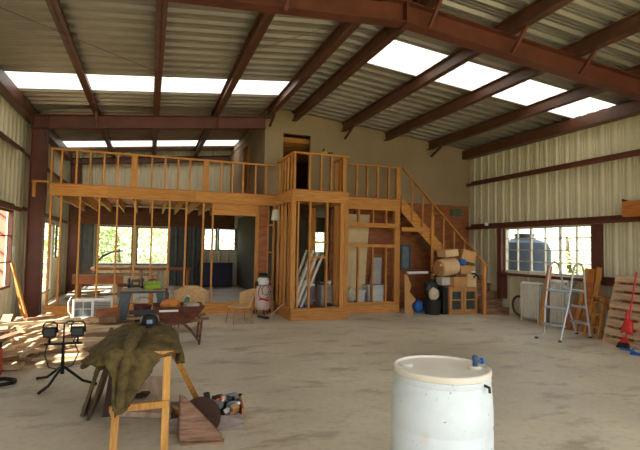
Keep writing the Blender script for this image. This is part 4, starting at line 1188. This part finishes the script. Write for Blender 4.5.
for s in (-1, 1):
    MB().lathe([(.05, -.015), (.06, 0), (.05, .015), (0, .015)], c=(s * .2, .08, .06), n=16, rot=Euler((0, PI / 2, 0))).build('wheel', dark_m, t)
stick((2.48, 11.15, .035), (2.60, 10.75, .045), .07, mat('dark_wood_block', (66, 50, 38), .8), 'dark short board lying on the floor beside the compressor', 'wood_offcut')
stick((2.78, 11.25, .02), (3.03, 11.0, .33), .022, offwhite, 'white stick leaning on the closet studs')

# ---- pendant lamp
t = thing('pendant_lamp', (2.84, 11.2, 2.30), 'frosted glass pendant lamp hanging from the landing rim', 'lamp')
MB().bar((.0, 0, .44), (.208, 0, .44), .02, .03).build('bracket', brass, t)
MB().tube([(0, 0, .28), (0, 0, .43)], .012, 8).build('stem', brass, t)
MB().lathe([(.03, .28), (.05, .27), (.05, .25)], n=16).build('cap', brass, t, smooth=True)
o = MB().lathe([(.05, .255), (.075, .24), (.085, .15), (.105, .01), (.11, 0)], n=24)
o.bm.faces.ensure_lookup_table()
gl = mat('pale_lamp_glass', (205, 200, 184), .25, var=.08, scale=20)
bmesh.ops.delete(o.bm, geom=[f for f in o.bm.faces if len(f.verts) > 4], context='FACES')
o = o.build('shade', gl, t, smooth=True); s = o.modifiers.new('thick', 'SOLIDIFY'); s.thickness = .005

# ---- things inside the framed closet
def sash(x0, z0, x1, z1, y0, y1, label):
    t = thing('storm_window', (x0, y0, z0), label, 'window sash', 'sashes stored in the closet')
    d = Vector((x1 - x0, 0, z1 - z0))
    A = lambda s, y: Vector((x0, y, z0)) + d * s
    for y in (y0, y1):
        MB().bar(A(0, y), A(1, y), .035, .05, up=(1, 0, 0)).build('stile', offwhite, t, world=True)
    for s in (.02, .5, .98):
        MB().bar(A(s, y0 + .02), A(s, y1 - .02), .035, .045).build('rail', offwhite, t, world=True)
    p = MB(); p.face([A(.03, y0 + .03), A(.97, y0 + .03), A(.97, y1 - .03), A(.03, y1 - .03)]); p.build('pane', glass, t, world=True)
sash(3.37, .27, 3.90, 1.50, 10.72, 11.2, 'pale window sash leaning in the closet, lowest of three')
sash(3.27, .27, 3.79, 1.56, 10.76, 11.24, 'pale window sash leaning in the closet, middle of three')
sash(3.18, .27, 3.68, 1.60, 10.80, 11.28, 'pale window sash leaning in the closet, topmost of three')
def tote(name, loc, s, m, lm, label, rz=0):
    t = thing(name, loc, label, 'bin', rz=rz)
    w, d, h = s[0] / 2, s[1] / 2, s[2]
    MB().hexa([(-w * .88, -d * .88, 0), (w * .88, -d * .88, 0), (w * .88, d * .88, 0), (-w * .88, d * .88, 0), (-w, -d, h), (w, -d, h), (w, d, h), (-w, d, h)]).build('tub', m, t, bevel=.01)
    MB().box(-w - .02, w + .02, -d - .02, d + .02, h + .001, h + .05).build('lid', lm, t, bevel=.01)
    for sx in (-1, 1):
        MB().box(sx * (w + .021), sx * (w + .035) if sx > 0 else -(w + .021) + .0, -.06, .06, h - .03, h + .03).build('handle', lm, t) if sx > 0 else MB().box(-(w + .035), -(w + .021), -.06, .06, h - .03, h + .03).build('handle', lm, t)
tote('storage_tote', (3.72, 11.55, .24), (.42, .34, .46), grey_m, white_p, 'grey storage tote with white lid inside the framed closet')
t = thing('grey_case', (4.12, 11.2, .24), 'dull grey case behind the right studs of the framed closet', 'case')
MB().box(-.15, .15, -.2, .2, 0, .52).build('body', mat('taupe_case', (150, 142, 128), .6), t, bevel=.02)
MB().box(-.15, .15, -.2, .2, .525, .56).build('lid', dark_m, t, bevel=.008)
lump('blue_tarp', (3.45, 10.78, .275), (.13, .1, .035), blue_m, 'folded blue tarp on the closet floor', 'tarp', 9, .15)
t = thing('work_shoe', (4.12, 10.78, .24), 'black and white shoe on the closet floor near the corner post', 'shoe', rz=.3)
MB().prism([(-.13, -.045, 0), (.13, -.045, 0), (.14, 0, 0), (.13, .045, 0), (-.13, .045, 0)], (0, 0, .025)).build('sole', white_p, t)
MB().hexa([(-.12, -.04, .026), (.13, -.035, .026), (.13, .035, .026), (-.12, .04, .026), (-.11, -.03, .12), (-.01, -.03, .11), (-.01, .03, .11), (-.11, .03, .12)]).build('upper', dark_m, t, bevel=.012)
lump('white_cloth_bundle', (4.17, 11.0, .82), (.05, .06, .05), white_p, 'small white cloth bundle on the grey case', 'cloth', 2, .2)

# ---- behind the framed partition
o = MB().hexa([(4.72, 11.85, .24), (5.50, 11.85, .24), (5.50, 11.87, .24), (4.72, 11.87, .24), (4.72, 12.06, 2.6), (5.74, 12.06, 2.6), (5.74, 12.08, 2.6), (4.72, 12.08, 2.6)]).build('drywall_sheet', mat('tan_drywall_sheet', (216, 192, 150), .8, var=.04), None)
tag(o, 'tall tan drywall sheet leaning behind the framed partition', 'drywall sheet')
lump('canvas_bag', (5.03, 11.62, .46), (.15, .12, .20), cloth_m, 'pale knotted canvas bag behind the left studs of the partition', 'bag', 12, .08)
for k, (a, b) in enumerate((((4.85, 11.70, 1.35), (5.12, 11.68, 1.45)), ((5.1, 11.68, 1.42), (5.0, 11.64, .66)))):
    pts = [Vector(a).lerp(Vector(b), i / 8) + Vector((.03 * math.sin(i * 2.1), 0, -.06 * math.sin(PI * i / 8))) for i in range(9)]
    o = MB().tube(pts, .009, 6).build('rope', cloth_m, None, smooth=True)
    tag(o, ['pale rope strung across above the canvas bag', 'pale rope hanging down to the canvas bag'][k], 'rope')
tote('white_tote', (5.72, 11.66, .19), (.52, .32, .46), bin_m, bin_m, 'white plastic tote behind the partition studs')
tote('white_tote', (5.31, 11.68, .19), (.2, .2, .34), bin_m, bin_m, 'smaller white tote left of the larger one behind the studs')
o = MB().hexa([(5.60, 11.87, .24), (6.0, 11.87, .24), (6.0, 11.9, .24), (5.60, 11.9, .24), (5.86, 12.0, 1.42), (6.10, 12.0, 1.42), (6.10, 12.03, 1.42), (5.86, 12.03, 1.42)]).build('grey_sheet', greyl, None)
tag(o, 'light grey slanted sheet leaning behind the white totes', 'sheet')
t = thing('paint_can', (5.12, 11.50, .19), 'small dark can on the partition base below the canvas bag', 'can')
MB().lathe([(.05, 0), (.052, .01), (.052, .1), (0, .1)], n=16).build('can', mat('brown_can', (96, 66, 44), .5), t, smooth=True)
MB().lathe([(.054, .1), (.054, .112), (.045, .112), (0, .108)], n=16).build('lid', brass, t)

# ---- under the stairs
t = thing('cardboard_sheet', (6.42, 11.1, 0), 'jagged brown cardboard leaning on the partition post', 'cardboard')
MB().prism([(6.33, 11.1, 0), (6.55, 11.02, 0), (6.50, 11.05, .22), (6.62, 11.03, .36), (6.46, 11.1, .55), (6.52, 11.1, .72), (6.42, 11.15, .98), (6.34, 11.16, 1.0)], (.01, .03, 0)).build('sheet', card_m, t, world=True)
MB().prism([(6.36, 11.14, 0), (6.5, 11.14, 0), (6.46, 11.19, .8), (6.36, 11.19, .9)], (.01, .02, 0)).build('rear_sheet', card_p, t, world=True)
t = thing('white_tube', (6.7, 11.1, 1.0), 'white rolled tube lying level beside the dark plywood', 'tube')
MB().tube([(6.40, 11.13, 1.045), (7.0, 11.1, 1.06)], .038, 16).build('roll', white_p, t, world=True, smooth=True)
MB().tube([(7.001, 11.1, 1.06), (7.12, 11.1, 1.065)], .022, 12).build('end_tube', dark_m, t, world=True)
lump('blue_bag', (6.70, 11.05, .17), (.14, .12, .17), blue_m, 'round blue bag on the floor beside the black tub', 'bag', 21, .06)
t = thing('black_tub', (6.98, 10.82, 0), 'black round tub on the floor under the stairs', 'tub')
MB().lathe([(.20, 0), (.235, .36), (.25, .37), (.25, .39), (.225, .39), (.19, .03), (0, .03)], n=28).build('tub', dark_m, t, smooth=True)
for s in (-1, 1):
    MB().tube([(s * .25, -.05, .35), (s * .28, 0, .37), (s * .25, .05, .35)], .01, 6).build('handle', dark_m, t)
t = thing('cushion', (6.98, 10.8, .40), 'cream seat cushion stuffed into the black tub', 'cushion')
MB().blob((0, -.02, .12), (.14, .06, .17), 31, .04, 3).build('cover', cloth_m, t, smooth=True)
MB().tube(arc((0, -.06, .12), .14, 0, 2 * PI, 18, 'xz')[:-1], .01, 6, closed=True).build('piping', card_p, t)
lump('black_bag', (7.04, 10.98, .62), (.21, .12, .26), mat('black_bag', (40, 36, 36), .4, var=.2), 'shiny black bag arching behind the cream cushion', 'bag', 41, .1)
t = thing('black_case', (7.27, 10.86, 0), 'tall black case between the tub and the wooden cabinet', 'case')
MB().box(-.07, .07, -.2, .2, 0, .70).build('body', dark_m, t, bevel=.01)
MB().tube([(0, -.06, .70), (0, -.06, .74), (0, .06, .74), (0, .06, .70)], .01, 8).build('handle', blackmetal, t)
# cabinet
t = thing('glass_cabinet', (7.78, 10.82, 0), 'small wooden cabinet with two glass doors by the stairs', 'cabinet')
cw, cd, ch = .44, .20, .70
MB().box(-cw, cw, -cd, cd, 0, .05).build('plinth', cab_m, t)
MB().box(-cw, cw, -cd, cd, ch - .03, ch).build('top', cab_m, t)
for s in (-1, 1):
    MB().box(s * cw - .01 if s > 0 else -cw, s * cw if s > 0 else -cw + .01, -cd, cd, .051, ch - .031).build('side', cab_m, t)
MB().box(-cw + .011, cw - .011, cd - .012, cd, .051, ch - .031).build('back', cab_m, t)
MB().box(-cw + .011, cw - .011, -cd + .03, cd - .013, .34, .355).build('shelf', cab_m, t)
for k, (x0, x1) in enumerate(((-cw + .012, -.003), (.003, cw - .012))):
    dr = MB()
    dr.box(x0, x0 + .075, -cd - .02, -cd, .055, ch - .035); dr.box(x1 - .075, x1, -cd - .02, -cd, .055, ch - .035)
    dr.box(x0 + .075, x1 - .075, -cd - .02, -cd, .055, .13); dr.box(x0 + .075, x1 - .075, -cd - .02, -cd, ch - .11, ch - .035)
    dr.box(x0 + .075, x1 - .075, -cd - .018, -cd - .002, .36, .39)
    d = dr.build('door', cab_m, t)
    MB().box(x0 + .075, x1 - .075, -cd - .012, -cd - .008, .13, ch - .11).build('pane', mat('dark_pane', (64, 72, 66), .12, var=.1), d)
    kx = x1 - .03 if k == 0 else x0 + .03
    MB().lathe([(.008, 0), (.014, .012), (.012, .02), (0, .022)], c=(kx, -cd - .02, .36), n=12, rot=Euler((PI / 2, 0, 0))).build('knob', brass, d)
# boxes on the cabinet
box_open('cardboard_box', (7.70, 10.82, .702), (.44, .36, .26), card_m, 'brown cardboard box on the left of the cabinet top', rz=.08, flaps=False)
box_shut('cardboard_box', (8.08, 10.82, .702), (.28, .34, .34), card_p, 'pale brown cardboard box on the right of the cabinet top', rz=-.05)
box_shut('white_carton', (7.34, 10.88, .745), (.26, .26, .20), mat('white_card', (206, 200, 186), .8), 'whitish carton wedged on the black case below the cardboard drum', rz=.05)
t = thing('cardboard_drum', (7.44, 10.86, .97), 'bulging pale cardboard drum lying on its side on the boxes', 'drum')
E_ = Euler((0, PI / 2 - .12, .12))
MB().lathe([(.19, -.26), (.225, -.25), (.235, -.1), (.235, .12), (.225, .25), (.20, .262), (0, .262)], c=(0, 0, .245), n=32, rot=E_).build('body', card_p, t, smooth=True)
MB().lathe([(.19, -.262), (.21, -.27), (.2, -.30), (.12, -.31), (0, -.31)], c=(0, 0, .245), n=32, rot=E_).build('torn_end', card_m, t, smooth=True)
for k in range(5):
    a = k * 1.25
    MB().prism([(-.27, .2 * math.cos(a), .245 + .2 * math.sin(a)), (-.27, .2 * math.cos(a + .5), .245 + .2 * math.sin(a + .5)), (-.38, .23 * math.cos(a + .3), .20 + .23 * math.sin(a + .3))], (.006, 0, .002)).build('flap', card_p, t)
box_open('cardboard_box', (7.985, 10.84, 1.05), (.44, .34, .21), card_m, 'shallow brown cardboard box stacked above the others beside the drum', rz=-.08, flaps=False)
box_shut('cardboard_box', (7.50, 10.9, 1.495), (.44, .34, .18), card_p, 'pale cardboard box on top of the cardboard drum', rz=.12, tilt=(0, -.1))
box_shut('cardboard_box', (7.98, 10.84, 1.36), (.40, .32, .30), card_m, 'orange brown cardboard box tilted at the top of the pile', rz=-.1, tilt=(0, .22))
lump('blue_cloth', (7.83, 10.72, 1.36), (.11, .09, .09), blue_m, 'bright blue cloth poking from between the upper boxes', 'cloth', 51, .2)
lump('white_rag', (8.12, 10.68, 1.09), (.07, .06, .035), white_p, 'white rag on the right box of the pile', 'rag', 52, .25)
t = thing('black_clamp', (8.17, 10.62, .98), 'black clamp hooked over the front of the right box', 'clamp')
MB().tube([(-.12, 0, .08), (.0, -.02, .06), (.1, -.02, -.06)], .02, 8).build('bar', dark_m, t)
MB().tube([(-.08, .0, -.04), (.02, -.02, .05)], .016, 8).build('jaw', blackmetal, t)
t = thing('hand_tool', (7.52, 10.68, .985), 'dark hand tool lying across the open box edge', 'tool')
MB().tube([(-.1, 0, 0), (.06, -.02, .01)], .016, 8).build('grip', dark_m, t); MB().tube([(.061, -.02, .01), (.14, -.03, .01)], .008, 8).build('blade', brass, t)

# ---- small thing on the corner balcony rail
t = thing('yellow_tool', (3.83, 10.53, RT), 'small yellow tool left on the balcony rail', 'tool')
MB().box(-.12, .06, -.03, .03, 0, .06).build('body', mat('dull_yellow', (190, 150, 50), .5), t, bevel=.01)
MB().tube([(.061, 0, .03), (.2, 0, .05)], .015, 8).build('nozzle', blackmetal, t)
MB().bar((-.06, 0, .06), (-.02, 0, .12), .03, .05, up=(0, 1, 0)).build('grip', dark_m, t)

# ---- right wall things
def radiator(y0, n, h, label, x=8.66):
    t = thing('radiator', (x, y0, 0), label, 'radiator', 'old white radiators')
    for k in range(n):
        y = k * .066
        mb = MB()
        mb.tube([(-.07, y, .12), (-.075, y, h * .5), (-.07, y, h - .06)], .024, 8); mb.tube([(.07, y, .12), (.075, y, h * .5), (.07, y, h - .06)], .024, 8)
        mb.tube([(0, y, .12), (0, y, h - .06)], .02, 8)
        mb.tube([(-.075, y, h - .05), (-.04, y, h - .012), (.04, y, h - .012), (.075, y, h - .05)], .027, 8)
        mb.tube([(-.075, y, .12), (-.04, y, .085), (.04, y, .085), (.075, y, .12)], .027, 8)
        mb.build('section', offwhite, t, smooth=True)
    for y in (0, (n - 1) * .066):
        for s in (-1, 1):
            MB().tube([(s * .06, y, .1), (s * .075, y, 0)], [.024, .03], 8).build('foot', offwhite, t)
    MB().tube([(0, -.06, .15), (0, (n - 1) * .066 + .06, .15)], .018, 8).build('pipe', offwhite, t)
    return t
radiator(8.90, 9, .92, 'old white cast iron radiator below the window beside the leaning board')
radiator(8.22, 6, 1.02, 'old white cast iron radiator behind the pool ladder', x=8.70)
def lboard(p0, p1, w, th, m, label, up=(1, 0, 0)):
    o = MB().bar(p0, p1, w, th, up=up).build('leaning_board', m, None)
    return tag(o, label, 'board', 'boards leaning on the right wall')
lboard((8.46, 8.66, .0), (8.80, 8.75, 1.33), .13, .04, wz, 'single pale board leaning between the radiators and the ladder')
lboard((8.56, 7.84, .0), (8.80, 7.72, 1.33), .10, .04, wz, 'first of the boards leaning at the near end of the window')
lboard((8.60, 7.66, .0), (8.80, 7.60, 1.32), .14, .04, orange_m, 'darker wide board leaning at the near end of the window')
lboard((8.60, 7.46, .0), (8.80, 7.44, 1.36), .10, .04, wz, 'last of the leaning boards, closest to the pallet')
lboard((8.55, 8.06, .0), (8.82, 7.96, .62), .20, .02, ply_m, 'short dark board leaning low behind the pool ladder')
# hose ring
o = MB().tube(arc((0, 0, 0), .24, 0, 2 * PI, 32, 'yz')[:-1], .028, 10, closed=True).build('coiled_hose', mat('dark_hose', (70, 68, 58), .6), None, smooth=True)
o.location = (8.98, 9.93, .275); o.rotation_euler = (0, -.06, 0); tag(o, 'round coiled dark hose leaning on the wall by the stair foot', 'hose')
# tray on sill
t = thing('white_tray', (8.95, 9.2, 1.101), 'white tray sitting on the window sill', 'tray')
MB().box(-.09, .09, -.25, .25, 0, .02).build('base', white_p, t)
MB().box(-.10, -.09, -.25, .25, 0, .09).build('rim', white_p, t); MB().box(.09, .10, -.25, .25, 0, .09).build('rim', white_p, t)
MB().box(-.089, .089, -.26, -.25, 0, .09).build('rim', white_p, t); MB().box(-.089, .089, .25, .26, 0, .09).build('rim', white_p, t)
# step stool
t = thing('step_stool', (8.42, 7.14, 0), 'small wooden step stool between the boards and the pallet', 'step stool')
for y in (-.16, .16):
    MB().bar((-.22, y, 0), (.0, y * .8, .78), .03, .05, up=(1, 0, 0)).build('leg', wz, t)
    MB().bar((.20, y, 0), (.04, y * .8, .78), .03, .04, up=(1, 0, 0)).build('rear_leg', wz, t)
for k in range(3):
    z = .2 + k * .24; x = -.22 + .22 * z / .78
    MB().box(x - .05, x + .06, -.15, .15, z, z + .025).build('step', wx, t)
MB().box(-.08, .12, -.16, .16, .781, .805).build('top_step', orange_m, t)
# pool ladder
t = thing('pool_ladder', (7.75, 7.2, 0), 'grey A-frame pool ladder with looped handles on the concrete', 'ladder')
def V3(x, y, z): return Vector((x, y, z))
A1, A2 = V3(7.12, 7.36, 0), V3(7.20, 6.93, 0)       # outer feet (far, near)
B1, B2 = V3(8.28, 7.55, 0), V3(8.16, 7.12, 0)
# loops: far (1) and near (2)
T1, T2 = V3(7.58, 7.42, 1.47), V3(7.76, 7.02, 1.45)
def loop(A, B, T, foot_bend):
    tl, trr = T + V3(-.13, 0, -.14), T + V3(.13, 0, -.14)
    pts = []
    if foot_bend:
        pts += [A + V3(-.06, 0, .02), A + V3(.06, 0, .03), A + V3(.13, 0, .10)]
    else:
        pts += [A]
    pts += [A.lerp(tl, .5) + V3(.03, 0, 0), tl]
    pts += [T + V3(-.085, 0, -.04), T, T + V3(.085, 0, -.04), trr, B.lerp(trr, .5) - V3(.03, 0, 0), B]
    MB().tube(pts, .019, 10).build('rail', ladder_m, t, world=True, smooth=True)
    return tl, trr
l1, r1 = loop(A1, B1, T1, True); l2, r2_ = loop(A2, B2, T2, False)
for P1, P2, Q1, Q2 in ((A1, l1, A2, l2), (B1, r1, B2, r2_)):
    s = .03 if P1 is A1 else -.03
    for f in (.20, .43, .66):
        p, q = P1.lerp(P2, f * 1.05) + V3(s * 1.2, 0, 0), Q1.lerp(Q2, f * 1.05) + V3(s * 1.2, 0, 0)
        MB().bar(p, q, .11, .04).build('step', step_m, t, world=True, bevel=.008)
for P in (A1 + V3(-.06, 0, 0), A2, B1, B2):
    MB().lathe([(.03, 0), (.03, .035), (0, .035)], c=P, n=12).build('foot_cap', dark_m, t, world=True)
# pallet
t = thing('wooden_pallet', (8.1, 6.0, 0), 'wooden pallet leaning upright on the right wall', 'pallet')
pth = math.atan2(.38, 1.28)
def pp_(y, s, o=0.0):     # s along the lean, o out of the plane toward the room
    b = Vector((8.02, y, .005)); d = Vector((math.sin(pth), 0, math.cos(pth))); n = Vector((-math.cos(pth), 0, math.sin(pth)))
    return b + d * s + n * o
YP0, YP1 = 5.52, 6.74
for k in range(8):
    s0 = .05 + k * .168
    MB().bar(pp_(YP0, s0, .0), pp_(YP1, s0, .0), .018, .118, up=pp_(0, 1) - pp_(0, 0)).build('deck_board', pallet_m, t, world=True)
for y in (YP0 + .02, (YP0 + YP1) / 2, YP1 - .02):
    MB().bar(pp_(y, 0, -.055), pp_(y, 1.28, -.055), .04, .088, up=(1, 0, 0)).build('stringer', pallet_m, t, world=True)
for s0 in (.06, .64, 1.22):
    MB().bar(pp_(YP0, s0, -.11), pp_(YP1, s0, -.11), .016, .10, up=pp_(0, 1) - pp_(0, 0)).build('back_board', pallet_m, t, world=True)
for k in range(3):
    y0 = 5.86 + .02 * k
    o = MB().hexa([(8.36 + k * .1, y0, 0), (8.39 + k * .1, y0, 0), (8.39 + k * .1, y0 + .85, 0), (8.36 + k * .1, y0 + .85, 0), (8.60 + k * .1, y0, 1.15), (8.63 + k * .1, y0, 1.15), (8.63 + k * .1, y0 + .85, 1.15), (8.60 + k * .1, y0 + .85, 1.15)]).build('leaning_sheet', ply_m, None)
    tag(o, 'dark plywood sheet leaning on the wall behind the pallet, ' + ['nearest the pallet', 'middle one', 'nearest the wall'][k], 'sheet')
# broom + red scoop
pf = Vector((7.86, 6.18, 0)); pt = Vector((8.24, 6.22, 1.33))
t = thing('red_broom', tuple(pf), 'red handled broom with black bristles leaning on the pallet', 'broom')
MB().tube([pf.lerp(pt, .14), pt], .015, 10).build('handle', red_m, t, world=True)
d = (pt - pf).normalized()
MB().prism([pf.lerp(pt, .14) + Vector((0, -.03, 0)), pf.lerp(pt, .14) + Vector((0, .03, 0)), pf.lerp(pt, .07) + Vector((0, .09, 0)), pf.lerp(pt, .07) + Vector((0, -.09, 0))], (-.03, 0, .012)).build('head', red_m, t, world=True)
MB().prism([pf.lerp(pt, .07) + Vector((0, -.09, 0)), pf.lerp(pt, .07) + Vector((0, .09, 0)), pf + Vector((-.02, .12, .0)), pf + Vector((-.02, -.12, .0))], (-.035, 0, .012)).build('bristles', dark_m, t, world=True)
t = thing('red_scoop', tuple(pf.lerp(pt, .3)), 'red plastic scoop clipped over the broom handle', 'scoop')
c = pf.lerp(pt, .27) + Vector((-.05, 0, .02)); u = d; sidev = Vector((0, 1, 0)); nn = u.cross(sidev)
mb = MB(); bm = mb.bm; rows = []
for j in range(5):
    row = []
    for i in range(9):
        a = (i / 8 - .5) * 2
        wv = .125 * (1 - .10 * j)
        lift = -.055 * abs(a) ** 3
        hgt = -.10 + .06 * j - (.03 * abs(a) if j == 0 else 0)
        row.append(bm.verts.new(c + sidev * a * wv + u * (hgt) + nn * (lift)))
    rows.append(row)
for j in range(4):
    for i in range(8): bm.faces.new((rows[j][i], rows[j][i + 1], rows[j + 1][i + 1], rows[j + 1][i]))
o = mb.build('blade', red_m, t, world=True, smooth=True); s = o.modifiers.new('thick', 'SOLIDIFY'); s.thickness = .008
MB().tube([c + u * .12, c + u * .30], [.03, .02], 10).build('socket', red_m, t, world=True)
t = thing('blue_dustpan', (7.66, 5.72, 0), 'blue dustpan lying on the floor in front of the pallet', 'dustpan', rz=.5)
MB().prism([(-.16, -.13, .004), (.16, -.13, .004), (.13, .12, .004), (-.13, .12, .004)], (0, 0, .008)).build('pan', blue_m, t)
MB().box(-.13, .13, .12, .135, .004, .07).build('back_wall', blue_m, t)
MB().prism([(-.168, -.13, .004), (-.16, -.13, .004), (-.13, .119, .07), (-.138, .119, .07)], (0, 0, .012)).build('side_wall', blue_m, t)
MB().prism([(.16, -.13, .004), (.168, -.13, .004), (.138, .119, .07), (.13, .119, .07)], (0, 0, .012)).build('side_wall', blue_m, t)
MB().tube([(0, .136, .05), (0, .3, .06)], .016, 10).build('handle', blue_m, t)
# wooden box on the girt, cup
t = thing('wooden_box', (8.9, 6.4, 2.365), 'brown wooden box perched on the right wall girt', 'box')
MB().box(-.2, -.185, -.5, .45, 0, .31).build('front', orange_m, t); MB().box(.04, .055, -.5, .45, 0, .31).build('back', orange_m, t)
MB().box(-.184, .039, .435, .45, 0, .31).build('end', mat('greyish_end', (120, 88, 80), .7), t); MB().box(-.184, .039, -.5, -.485, 0, .31).build('end', orange_m, t)
MB().box(-.184, .039, -.484, .434, 0, .015).build('bottom', orange_m, t)
MB().prism([(-.2, .45, .31), (-.2, .30, .31), (-.2, .45, .36)], (.015, 0, 0)).build('lid_edge', dark_m, t)
t = thing('white_jar', (8.93, 11.15, 2.364), 'small white jar standing on the girt above the stair foot', 'jar')
MB().lathe([(.05, 0), (.055, .01), (.055, .07), (.045, .09), (0, .09)], n=16).build('jar', white_p, t, smooth=True)
MB().lathe([(.047, .09), (.047, .12), (0, .122)], n=16).build('lid', cloth_m, t, smooth=True)

# ---- left edge things
t = thing('red_fuel_can', (-1.80, 6.95, 0), 'red fuel can at the left edge beside the lumber heap', 'fuel can')
MB().box(-.13, .13, -.1, .1, 0, .34).build('body', red_m, t, bevel=.025)
MB().tube([(-.08, 0, .34), (-.08, 0, .39), (.06, 0, .39), (.06, 0, .34)], .014, 8).build('handle', red_m, t)
MB().tube([(.1, 0, .34), (.13, 0, .42)], [.02, .014], 10).build('spout', dark_m, t)
pts = []
for k in range(60):
    a = k * .42; pts.append((-1.62 + (.2 + .012 * math.sin(k)) * math.cos(a), 6.55 + (.16 + .01 * math.cos(k * 1.7)) * math.sin(a), .012 + .0006 * k))
o = MB().tube(pts, .010, 6).build('black_cable', dark_m, None, smooth=True); tag(o, 'coil of black cable on the floor at the left edge', 'cable')
t = thing('wall_switch', (-2.70, 11.62, 1.52), 'small round white fixture on the left wall beside the window', 'fixture')
MB().lathe([(.07, 0), (.07, .02), (.04, .05), (0, .055)], n=18, rot=Euler((0, PI / 2, 0))).build('cover', white_p, t, smooth=True)
MB().lathe([(.08, -.012), (.08, 0), (0, 0)], n=18, rot=Euler((0, PI / 2, 0))).build('base', offwhite, t)

# ---- inside, behind the stud wall
t = thing('long_workbench', (-.7, 12.75, .24), 'orange plank workbench just behind the stud wall', 'workbench')
MB().box(-.95, .9, -.30, .3, .66, .70).build('top', stair_m, t)
MB().box(-.95, .15, -.33, -.301, .47, .66).build('apron', ply_m, t)
for x in (-.85, .8):
    for y in (-.22, .22):
        MB().box(x - .04, x + .04, y - .04, y + .04, 0, .659).build('leg', wz, t)
o = MB().tube([(-1.2, 12.8, .955), (-1.18, 12.8, 1.2), (-1.05, 12.8, 1.36), (-.85, 12.8, 1.46), (-.6, 12.8, 1.50)], [.02, .022, .024, .022, .016], 8).build('bent_pipe', mat('dark_green_pipe', (60, 66, 56), .5), None, smooth=True)
tag(o, 'bent dark pipe rising in an arc from the workbench', 'pipe')
for k, (x, L, a) in enumerate(((-1.5, .9, .1), (-1.3, .7, .5), (-1.6, .8, -.3), (-1.1, .9, .05), (-1.4, .6, .9))):
    plank((x, 13.6 + .35 * k, .27 + .035 * (k % 3)), L, .16, .05, a, plk[0], ORD[k] + ' sunlit offcut from the front on the raised floor under the loft', 'offcuts on the raised floor')
box_open('cardboard_box', (-.5, 13.9, .24), (.4, .35, .28), card_m, 'open cardboard box on the raised floor under the loft', rz=.4)
tote('pale_tote', (-.35, 12.85, .24), (.4, .3, .3), white_p, white_p, 'pale tote on the raised floor below the workbench')
t = thing('dark_cabinet', (2.3, YE - .55, .25), 'dark low cabinet under the paired far windows', 'cabinet')
MB().box(-.6, .5, -.25, .25, 0, .78).build('body', mat('blackish_cabinet', (44, 46, 54), .6), t, bevel=.01)
MB().box(-.62, .52, -.27, .27, .785, .82).build('top', dark_m, t)
for x in (-.56, -.02):
    MB().box(x, x + .48, -.268, -.252, .06, .74).build('door', mat('navy_door', (40, 46, 70), .5), t)

for k, (x, y, s, m, w) in enumerate(((-.62, 9.28, (.3, .14, .1), plank_d, 'brown wood block on the rear planks left of the blue grey stand'), (-.80, 9.40, (.34, .1, .08), orange_m, 'orange wood block on the rear planks before the air conditioner'),
                                 (-.66, 9.52, (.4, .09, .2), ply_m, 'tall reddish wood block behind the others near the blue grey stand'), (-.92, 9.15, (.28, .12, .07), plank_m, 'pale wood block on the rear planks farthest from the stand'))):
    o = MB().obox((0, 0, s[2] / 2), s, (0, 0, .25 * k - .3)).build('wood_block', m, None, bevel=.004); o.location = (x, y, .275 + .02 * (k > 1)); tag(o, w, 'wood block')

# ------------------------------------------------------------------ camera, light, world
cam = bpy.data.cameras.new('camera'); co = bpy.data.objects.new('camera', cam); COL.objects.link(co)
cam.sensor_fit = 'HORIZONTAL'; cam.sensor_width = 36.0; cam.lens = 480 / 640 * 36; cam.clip_start = .05; cam.clip_end = 300
yaw, pitch, roll = (math.radians(v) for v in (19.555, 2.766, 1.069))
fwd = Vector((math.sin(yaw) * math.cos(pitch), math.cos(yaw) * math.cos(pitch), math.sin(pitch)))
rt = Vector((math.cos(yaw), -math.sin(yaw), 0)); up = rt.cross(fwd)
r2 = rt * math.cos(roll) + up * math.sin(roll); u2 = -rt * math.sin(roll) + up * math.cos(roll)
Rm = Matrix((r2, u2, -fwd)).transposed().to_4x4()
co.matrix_world = Matrix.Translation((0, 0, 1.65)) @ Rm
SC.camera = co

w = bpy.data.worlds.new('sky'); SC.world = w; w.use_nodes = True
bg = w.node_tree.nodes['Background']; bg.inputs[0].default_value = (.94, .97, 1.0, 1); bg.inputs[1].default_value = 2.6
sun = bpy.data.lights.new('sun', 'SUN'); sun.energy = 18.0; sun.color = (1, .95, .86); sun.angle = math.radians(1.0)
so = bpy.data.objects.new('sun', sun); COL.objects.link(so)
so.rotation_euler = Vector((.80, .22, -.95)).to_track_quat('-Z', 'Y').to_euler()
SC.view_settings.view_transform = 'Standard'; SC.view_settings.look = 'None'; SC.view_settings.gamma = 1; SC.view_settings.use_curve_mapping = False
SC.view_settings.exposure = .22
SC.cycles.max_bounces = 10; SC.cycles.diffuse_bounces = 6; SC.cycles.transparent_max_bounces = 12
SC.cycles.sample_clamp_indirect = 8.0
